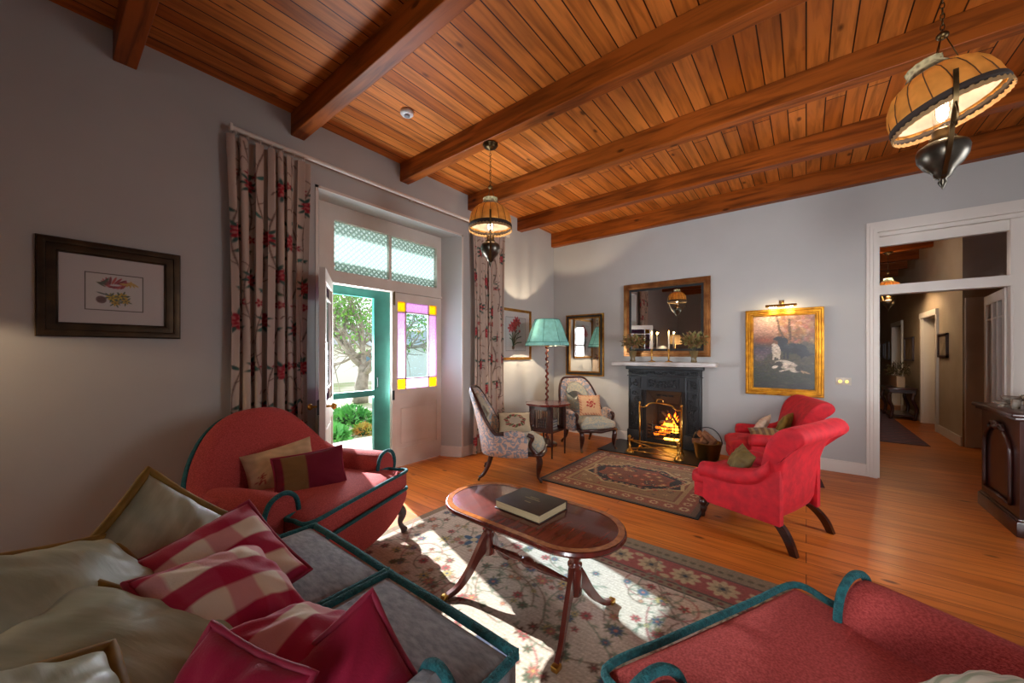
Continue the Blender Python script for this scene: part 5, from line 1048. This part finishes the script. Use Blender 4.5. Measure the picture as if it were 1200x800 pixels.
# ================================================================== CORNER: TABLE, LAMP
LPX, LPY = -2.97, 4.57
fl2 = thing('floor_lamp', 'tall barley-twist floor lamp with a pleated teal shade in the corner', 'lamp', (LPX, LPY, 0))
obj('base', lathe(B(), [(0.15, 0), (0.155, 0.02), (0.14, 0.04), (0.10, 0.05), (0.06, 0.07), (0.03, 0.10)], 28), M_dark, fl2, True)
rings = []
for k in range(131):
    z = 0.10+1.36*k/130; ph = 2*PI*k/130*16; c = (0.011*math.cos(ph), 0.011*math.sin(ph)); rings.append([(c[0]+0.019*math.cos(a), c[1]+0.019*math.sin(a), z) for a in np.linspace(0, 2*PI, 11)[:-1]])
obj('pole', loft(B(), rings), M_maho, fl2, True)
obj('finial_knob', sphere(B(), (0, 0, 1.455), 0.034), mat('turned_knob', '9a6a4a', 0.3), fl2, True)
M_tsh = shade_mat('teal_silk', '84c4d0', 0.6); n = 48
def tealsh(off):
    R_ = []
    for r, z in ((0.178, 1.83), (0.198, 1.79), (0.235, 1.70), (0.268, 1.60), (0.30, 1.51), (0.318, 1.485), (0.322, 1.45)):
        R_.append([((r+off)*(1-0.025*(0.5+0.5*math.cos(8*2*PI*i/n)))*math.cos(2*PI*i/n), (r+off)*(1-0.025*(0.5+0.5*math.cos(8*2*PI*i/n)))*math.sin(2*PI*i/n), z) for i in range(n)])
    return R_
obj('lamp_shade', loft(B(), tealsh(0), cap=False), M_tsh, fl2, True, fix=False); obj('shade_lining', loft(B(), tealsh(-0.006), cap=False), shade_mat('white_lining', 'd8d4c8', 0.3), fl2, True, fix=False)
bm = B()
for k in range(8): a = 2*PI*(k+0.5)/8; tube(bm, [((r+0.003)*math.cos(a), (r+0.003)*math.sin(a), z) for r, z in ((0.178, 1.83), (0.198, 1.79), (0.235, 1.70), (0.268, 1.60), (0.30, 1.51), (0.322, 1.45))], 0.003, 5)
for r, z in ((0.178, 1.83), (0.31, 1.50), (0.323, 1.45)): tube(bm, [(r*math.cos(a), r*math.sin(a), z) for a in np.linspace(0, 2*PI, 41)[:-1]], 0.004, 5, closed=True)
obj('shade_ribs', bm, mat('teal_trim', '2c6f74', 0.7), fl2, True)
bm = B(); tube(bm, [(0, 0, 1.46), (0, 0, 1.58)], 0.008); 
for k in range(3): a = 2*PI*k/3+0.5; tube(bm, [(0, 0, 1.825), (0.178*math.cos(a), 0.178*math.sin(a), 1.825)], 0.003, 5)
tube(bm, [(0.05, 0, 1.59), (0.06, 0, 1.72), (0, 0, 1.825), (-0.06, 0, 1.72), (-0.05, 0, 1.59), (0, 0, 1.575)], 0.003, 5)
obj('lamp_holder', bm, M_brass, fl2, True); obj('bulb', sphere(B(), (0, 0, 1.605), 0.025, (1, 1, 1.2)), emis('corner_bulb', 'ffe0b0', 20), fl2, True)
point('corner_lamp_light', (LPX, LPY, 1.66), 40, (1.0, 0.80, 0.56), 0.012)
RT = 0.83
bt = thing('book_table', 'octagonal mahogany book table with slatted sides in the corner', 'table', (-2.70, 4.17, 0), math.radians(38.4))
oct_ = [(0.30*math.cos(PI/8+k*PI/4)*1.04, 0.27*math.sin(PI/8+k*PI/4)) for k in range(8)]
bm = B(); prism(bm, oct_, 'z', 0.668, 0.685); prism(bm, [(x*0.93, y*0.93) for x, y in oct_], 'z', 0.655, 0.668); obj('table_top', bm, M_maho, bt, 'auto')
R_ = 0.235; ca = math.radians(8); cor = [(R_*math.cos(ca+k*PI/2), R_*math.sin(ca+k*PI/2)) for k in range(4)]
for (x, y) in cor: obj('leg', loft(B(), [[(x+dx*f, y+dy*f, z) for dx, dy in ((-0.013, -0.013), (0.013, -0.013), (0.013, 0.013), (-0.013, 0.013))] for z, f in ((0, 0.7), (0.3, 1), (0.66, 1))]), M_dark, bt, 'auto')
obj('shelf', prism(B(), [(x*0.98, y*0.98) for x, y in cor], 'z', 0.315, 0.335), M_dark, bt, 'auto')
for k in (2, 3, 0):   # slatted sides (left-front, and the side ones)
    if k == 3: continue
    (x0, y0), (x1, y1) = cor[k], cor[(k+1) % 4]; bm = B(); d = Vector((x1-x0, y1-y0, 0)); L_ = d.length; an = math.atan2(d.y, d.x); R = Matrix.Rotation(an, 3, 'Z')
    for (s0, s1, z0, z1) in ((0, L_, 0.335, 0.37), (0, L_, 0.60, 0.655), (0, 0.07, 0.335, 0.655), (L_-0.07, L_, 0.335, 0.655)): box(bm, Vector((x0, y0, 0))+R @ Vector(((s0+s1)/2, 0, (z0+z1)/2)), (s1-s0, 0.012, z1-z0), rot=R)
    for j in range(6): s_ = 0.085+j*(L_-0.17)/5; box(bm, Vector((x0, y0, 0))+R @ Vector((s_, 0, 0.485)), (0.014, 0.012, 0.24), rot=R)
    obj('slatted_side', bm, M_dark, bt, 'auto')
pal = ['8a8478', '5a4a52', '9aa0a4', '6e6a60', 'a49a86', '4e5660', '8e8a86', '3e3a3c']
for k in range(8):
    o = obj('magazine', b2(B(), -0.11, 0.11, -0.08, 0.08, 0, 0.017, 0.002), mat('magazine_'+pal[k], pal[k], 0.5), None, 'auto'); o.location = (-2.685, 4.155, 0.3355+k*0.0175); o.rotation_euler = (0, 0, math.radians(38.4+8+45+RNG.uniform(-4, 4)))
    tag(o, ['lowest', 'second lowest', 'third lowest', 'fourth', 'fifth', 'sixth', 'second highest', 'topmost'][k]+' in the pile of magazines on the book table shelf', 'magazine', 'magazines piled on the book table shelf')

# ================================================================== CURTAINS
M_cur = vmat('printed_linen', 0.9, 0.1, 300, 0.1)
def curtain(label, y0, y1, zt, zb, seed, folds):
    cw = (y1-y0)*2.1; h_ = zt-zb; cv = Canvas(cw, h_, 300, 420, 'b8a79a'); g = np.random.default_rng(seed)
    for k in range(int(cw/0.17)):
        x = 0.08+k*0.18; y = 0; pts = []
        while y < h_: pts.append((x+0.06*math.sin(y*5+k*2), y)); y += 0.05
        cv.line(pts, 0.007, '5d4840', 0.9)
        for j, (px, py) in enumerate(pts[::2]):
            s_ = 1 if j % 2 else -1
            cv.line(bez([(px, py), (px+s_*0.04, py+0.03), (px+s_*0.055, py+0.005)], 4), 0.005, '5d4840', 0.8)
            if j % 3 == 0: cv.ell(px+s_*0.035, py+0.015, 0.032, 0.012, ['35514a', '4a5a44', '3d6a64'][(j+k) % 3], s_*0.6)
            if j % 5 == 2: cv.flower(px-s_*0.03, py+0.02, 0.032, '8e2430', 'b07a6a', 5, None, j)
    yy = 0.12; j = 0
    while yy < h_:
        for x in np.arange(0.06+0.22*(j % 2), cw, 0.44):
            x_ = x+g.uniform(-0.03, 0.03); y_ = yy+g.uniform(-0.05, 0.05); cv.flower(x_, y_, 0.062, '93222e', 'b5706a', 9, '35514a', j); cv.flower(x_, y_, 0.048, 'b26a66', '93222e', 7, None, j+1); cv.flower(x_, y_, 0.036, '93222e', 'b5706a', 6, None, j)
        yy += 0.36; j += 1
    t = thing('curtain', label, 'curtain', (XL, (y0+y1)/2, zb), 0, 'flowered curtains')
    ph = g.uniform(0, 6, 6)
    def f(X, Y):
        s = X/cw; zz = Y/h_; a = 2*PI*folds*s+0.5*np.sin(3*s*PI+ph[0]); sp = 1.0-0.06*np.sin(PI*zz)+0.02*np.sin(6*zz+s*3)
        amp = 0.044*(0.75+0.4*np.sin(5*s+ph[1]))*(1-0.35*zz); y = (s-0.5)*(y1-y0)*sp+0.016*np.sin(2*a+ph[2])+0.01*np.sin(zz*4+s*9); x = 0.075+amp*np.sin(a)+0.012*np.sin(2.3*a+zz*3)
        return np.stack([x, y, Y], 1)
    cv.mesh('cloth', f, M_cur, t)
    for k in range(int(folds)): y = (k+0.5)/folds*(y1-y0)-(y1-y0)/2; obj('ring', tube(B(), [(0.075+0.022*math.cos(q), y, h_+0.004+0.02+0.022*math.sin(q)) for q in np.linspace(0, 2*PI, 13)[:-1]], 0.003, 5, closed=True), M_white, t, True)
    return t
curtain('flowered linen curtain left of the garden door, above the camel-back armchair', 0.865, 1.44, 3.0, 0.02, 11, 7)
curtain('flowered linen curtain right of the garden door, behind the spoon-back chair', 3.50, 4.14, 3.0, 0.02, 12, 8)
cr = thing('curtain_pole', 'long white curtain pole above the garden door', 'curtain pole', (XL, 2.55, 3.055))
bm = B(); tube(bm, [(0.075, -1.66, 0), (0.075, 1.66, 0)], 0.019, 14); obj('pole', bm, M_white, cr, 'auto')
for y in (-1.62, 0.0, 1.62): obj('bracket', b2(B(), 0, 0.08, y-0.012, y+0.012, -0.012, 0.012, 0.003), M_white, cr, 'auto')
for y in (-1.67, 1.67): obj('end_cap', b2(B(), 0.05, 0.10, y-0.01, y+0.01, -0.028, 0.028, 0.006), M_white, cr, 'auto')

# ================================================================== CABINET AND GLASSWARE
cb = thing('mahogany_cabinet', 'dark mahogany cabinet with arched carved side panel by the hall doorway', 'cabinet', (1.205, 4.42, 0))
M_cab = mat('cabinet_mahogany', '3a1710', 0.3, noise=('220c08', 6), stretch=(1, 1, 0.35), coat=0.4)
obj('body', b2(B(), 0.02, 0.66, 0.02, 0.77, 0.12, 0.85), M_cab, cb); obj('plinth', b2(b2(B(), 0, 0.68, 0, 0.79, 0, 0.11, 0.004), 0.01, 0.67, 0.01, 0.78, 0.11, 0.13, 0.006), M_cab, cb, 'auto')
obj('top', b2(b2(B(), -0.03, 0.68, -0.03, 0.82, 0.875, 0.905, 0.01), -0.01, 0.67, -0.01, 0.80, 0.85, 0.875, 0.006), M_cab, cb, 'auto')
arch = bez([(0.008, 0.14, 0.20), (0.008, 0.14, 0.55), (0.008, 0.17, 0.66), (0.008, 0.28, 0.735), (0.008, 0.395, 0.755), (0.008, 0.51, 0.735), (0.008, 0.62, 0.66), (0.008, 0.65, 0.55), (0.008, 0.65, 0.20)], 6)
bm = B(); tube(bm, arch, 0.013, 8); tube(bm, [arch[0], arch[-1]], 0.013, 8); obj('arched_moulding', bm, M_cab, cb, True)
bm = B()
for k in range(9): a = k*0.7; sphere(bm, (0.002, 0.395+0.03*math.cos(a)*(1+0.1*k), 0.765+0.018*math.sin(a)), 0.022, (0.7, 1.1, 0.9), 8, 6)
for s in (-1, 1): tube(bm, bez([(0.004, 0.395+s*0.04, 0.76), (0.004, 0.395+s*0.10, 0.775), (0.004, 0.395+s*0.15, 0.745), (0.004, 0.395+s*0.12, 0.725)], 4), 0.012, 6)
obj('carved_crest', bm, M_cab, cb, True)
for i in range(2): dd = obj('door', b2(B(), 0.05+0.29*i, 0.33+0.29*i, 0.004, 0.02, 0.15, 0.82, 0.004), M_cab, cb, 'auto'); obj('knob', sphere(B(), (0.31+0.06*i, -0.008, 0.5), 0.014), M_brass, dd, True)
M_silver = mat('silver', 'b8b4ac', 0.16, 1.0); M_cut = mat('cut_glass', 'dcd4c8', 0.08, noise=('b09a80', 30)); M_cut.node_tree.nodes['Principled BSDF'].inputs['Transmission Weight'].default_value = 0.6
bowl = lambda r, h_: lathe(B(), [(r*0.55, 0), (r*0.5, 0.008), (r*0.2, 0.014), (r*0.25, h_*0.35), (r*0.8, h_*0.6), (r, h_), (r*0.94, h_), (r*0.7, h_*0.65), (0, h_*0.45)], 20)
for i, (nm, lb_, x, y, r, h_, m_) in enumerate([('glass_bowl', 'cut glass footed bowl on the cabinet, left of the sugar bowl', 1.36, 5.05, 0.07, 0.075, M_cut), ('silver_bowl', 'silver footed bowl in the middle of the cabinet top', 1.42, 4.86, 0.08, 0.10, M_silver), ('glass_bowl', 'wide cut glass bowl nearest the corner of the cabinet top', 1.46, 4.66, 0.10, 0.10, M_cut), ('glass_dish', 'low glass dish at the front edge of the cabinet', 1.27, 4.92, 0.05, 0.04, M_cut)]):
    t = thing(nm, lb_, 'bowl', (x, y, 0.906)); obj('bowl', bowl(r, h_), m_, t, True); obj('rim', tube(B(), [(r*0.97*math.cos(a), r*0.97*math.sin(a), h_) for a in np.linspace(0, 2*PI, 25)[:-1]], 0.003, 5, closed=True), m_, t, True)
for i, (x, y) in enumerate(((1.30, 4.78), (1.34, 4.70), (1.55, 4.95))):
    t = thing('glass_tumbler', ['small glass tumbler at the left of the cabinet front edge', 'small glass tumbler at the right of the cabinet front edge', 'small glass tumbler at the back of the cabinet top'][i], 'glass', (x, y, 0.906), 0, 'glasses on the cabinet'); obj('tumbler', lathe(B(), [(0.022, 0), (0.028, 0.07), (0.025, 0.07), (0.019, 0.01), (0, 0.01)], 14), M_cut, t, True)

# ================================================================== HALL THINGS
hc = thing('console_table', 'small dark console table with curved legs against the hall wall', 'table', (1.50, 11.0, 0))
obj('table_top', b2(B(), -0.2, 0.22, -0.35, 0.55, 0.60, 0.64, 0.008), M_dark, hc, 'auto'); obj('frieze', b2(B(), -0.17, 0.2, -0.31, 0.51, 0.53, 0.60), M_dark, hc)
for (x, y) in ((-0.16, -0.30), (-0.16, 0.5), (0.18, -0.30), (0.18, 0.5)): obj('leg', tube(B(), bez([(x, y, 0.54), (x-0.03, y-0.02, 0.42), (x+0.03, y, 0.22), (x, y, 0.0)], 5), 0.028, 8), M_dark, hc, True)
obj('lower_shelf', b2(B(), -0.15, 0.18, -0.3, 0.5, 0.07, 0.10), M_dark, hc)
leafy('planter', 'leafy plant in a pale rectangular planter on the hall console', (1.50, 11.10, 0.641), 0.42, 0.32, 0.18, 360, 0.09, ('3a3a1c', '4a3620'), b2(B(), -0.14, 0.14, -0.33, 0.33, 0, 0.22, 0.01), mat('pale_wood_box', 'a89078', 0.7)).scale = (0.42, 1, 1)
for i, (y0, y1, z0, z1) in enumerate(((8.85, 9.36, 1.27, 1.66), (11.25, 12.1, 1.17, 1.68), (14.1, 14.7, 1.15, 1.65), (15.0, 15.6, 1.2, 1.6))):
    t = thing('hall_picture', ['small framed picture on the hall wall nearest the open glazed door', 'framed picture on the hall wall above the console plant', 'framed picture far down the hall, nearer of the last two', 'framed picture at the very end of the hall'][i], 'picture', (XH, (y0+y1)/2, (z0+z1)/2), 0, 'framed pictures on the hall wall'); a, b_ = (y1-y0)/2, (z1-z0)/2; bm = B()
    for (p, q, r, s_) in ((-a, -a+0.035, -b_, b_), (a-0.035, a, -b_, b_), (-a, a, b_-0.035, b_), (-a, a, -b_, -b_+0.035)): b2(bm, -0.03, 0, p, q, r, s_)
    obj('frame', bm, M_dark, t); obj('picture_sheet', b2(B(), -0.012, 0, -a+0.03, a-0.03, -b_+0.03, b_-0.03), mat('old_paper', '9c8c74', 0.7, noise=('7c6c56', 6)), t)
# standing lamp behind the sofa, just outside the frame
sl2 = thing('standard_lamp', 'standing lamp with drum shade at the left wall, outside the photo', 'lamp', (-3.12, -0.78, 0))
obj('base', lathe(B(), [(0.14, 0), (0.14, 0.02), (0.02, 0.04), (0.014, 0.06)], 24), M_obrass, sl2, True); obj('pole', tube(B(), [(0, 0, 0.05), (0, 0, 1.62)], 0.012, 10), M_obrass, sl2, True)
obj('lamp_shade', loft(B(), [[(r*math.cos(a), r*math.sin(a), z) for a in np.linspace(0, 2*PI, 33)[:-1]] for r, z in ((0.19, 1.60), (0.14, 1.88))], cap=False), shade_mat('parchment', 'b89a70', 0.15), sl2, True, fix=False)
obj('shade_top', lathe(B(), [(0.138, 1.875), (0.138, 1.88), (0, 1.88)], 32), mat('parchment_top', '8a7a60', 0.8), sl2, True)
point('standard_lamp_light', (-3.12, -0.78, 1.64), 16, (1.0, 0.76, 0.5), 0.02)
point('hall_fill_light', (0.7, 8.6, 2.6), 14, (1.0, 0.8, 0.6), 0.1)  # added fill to brighten the hall, no fitting hangs here
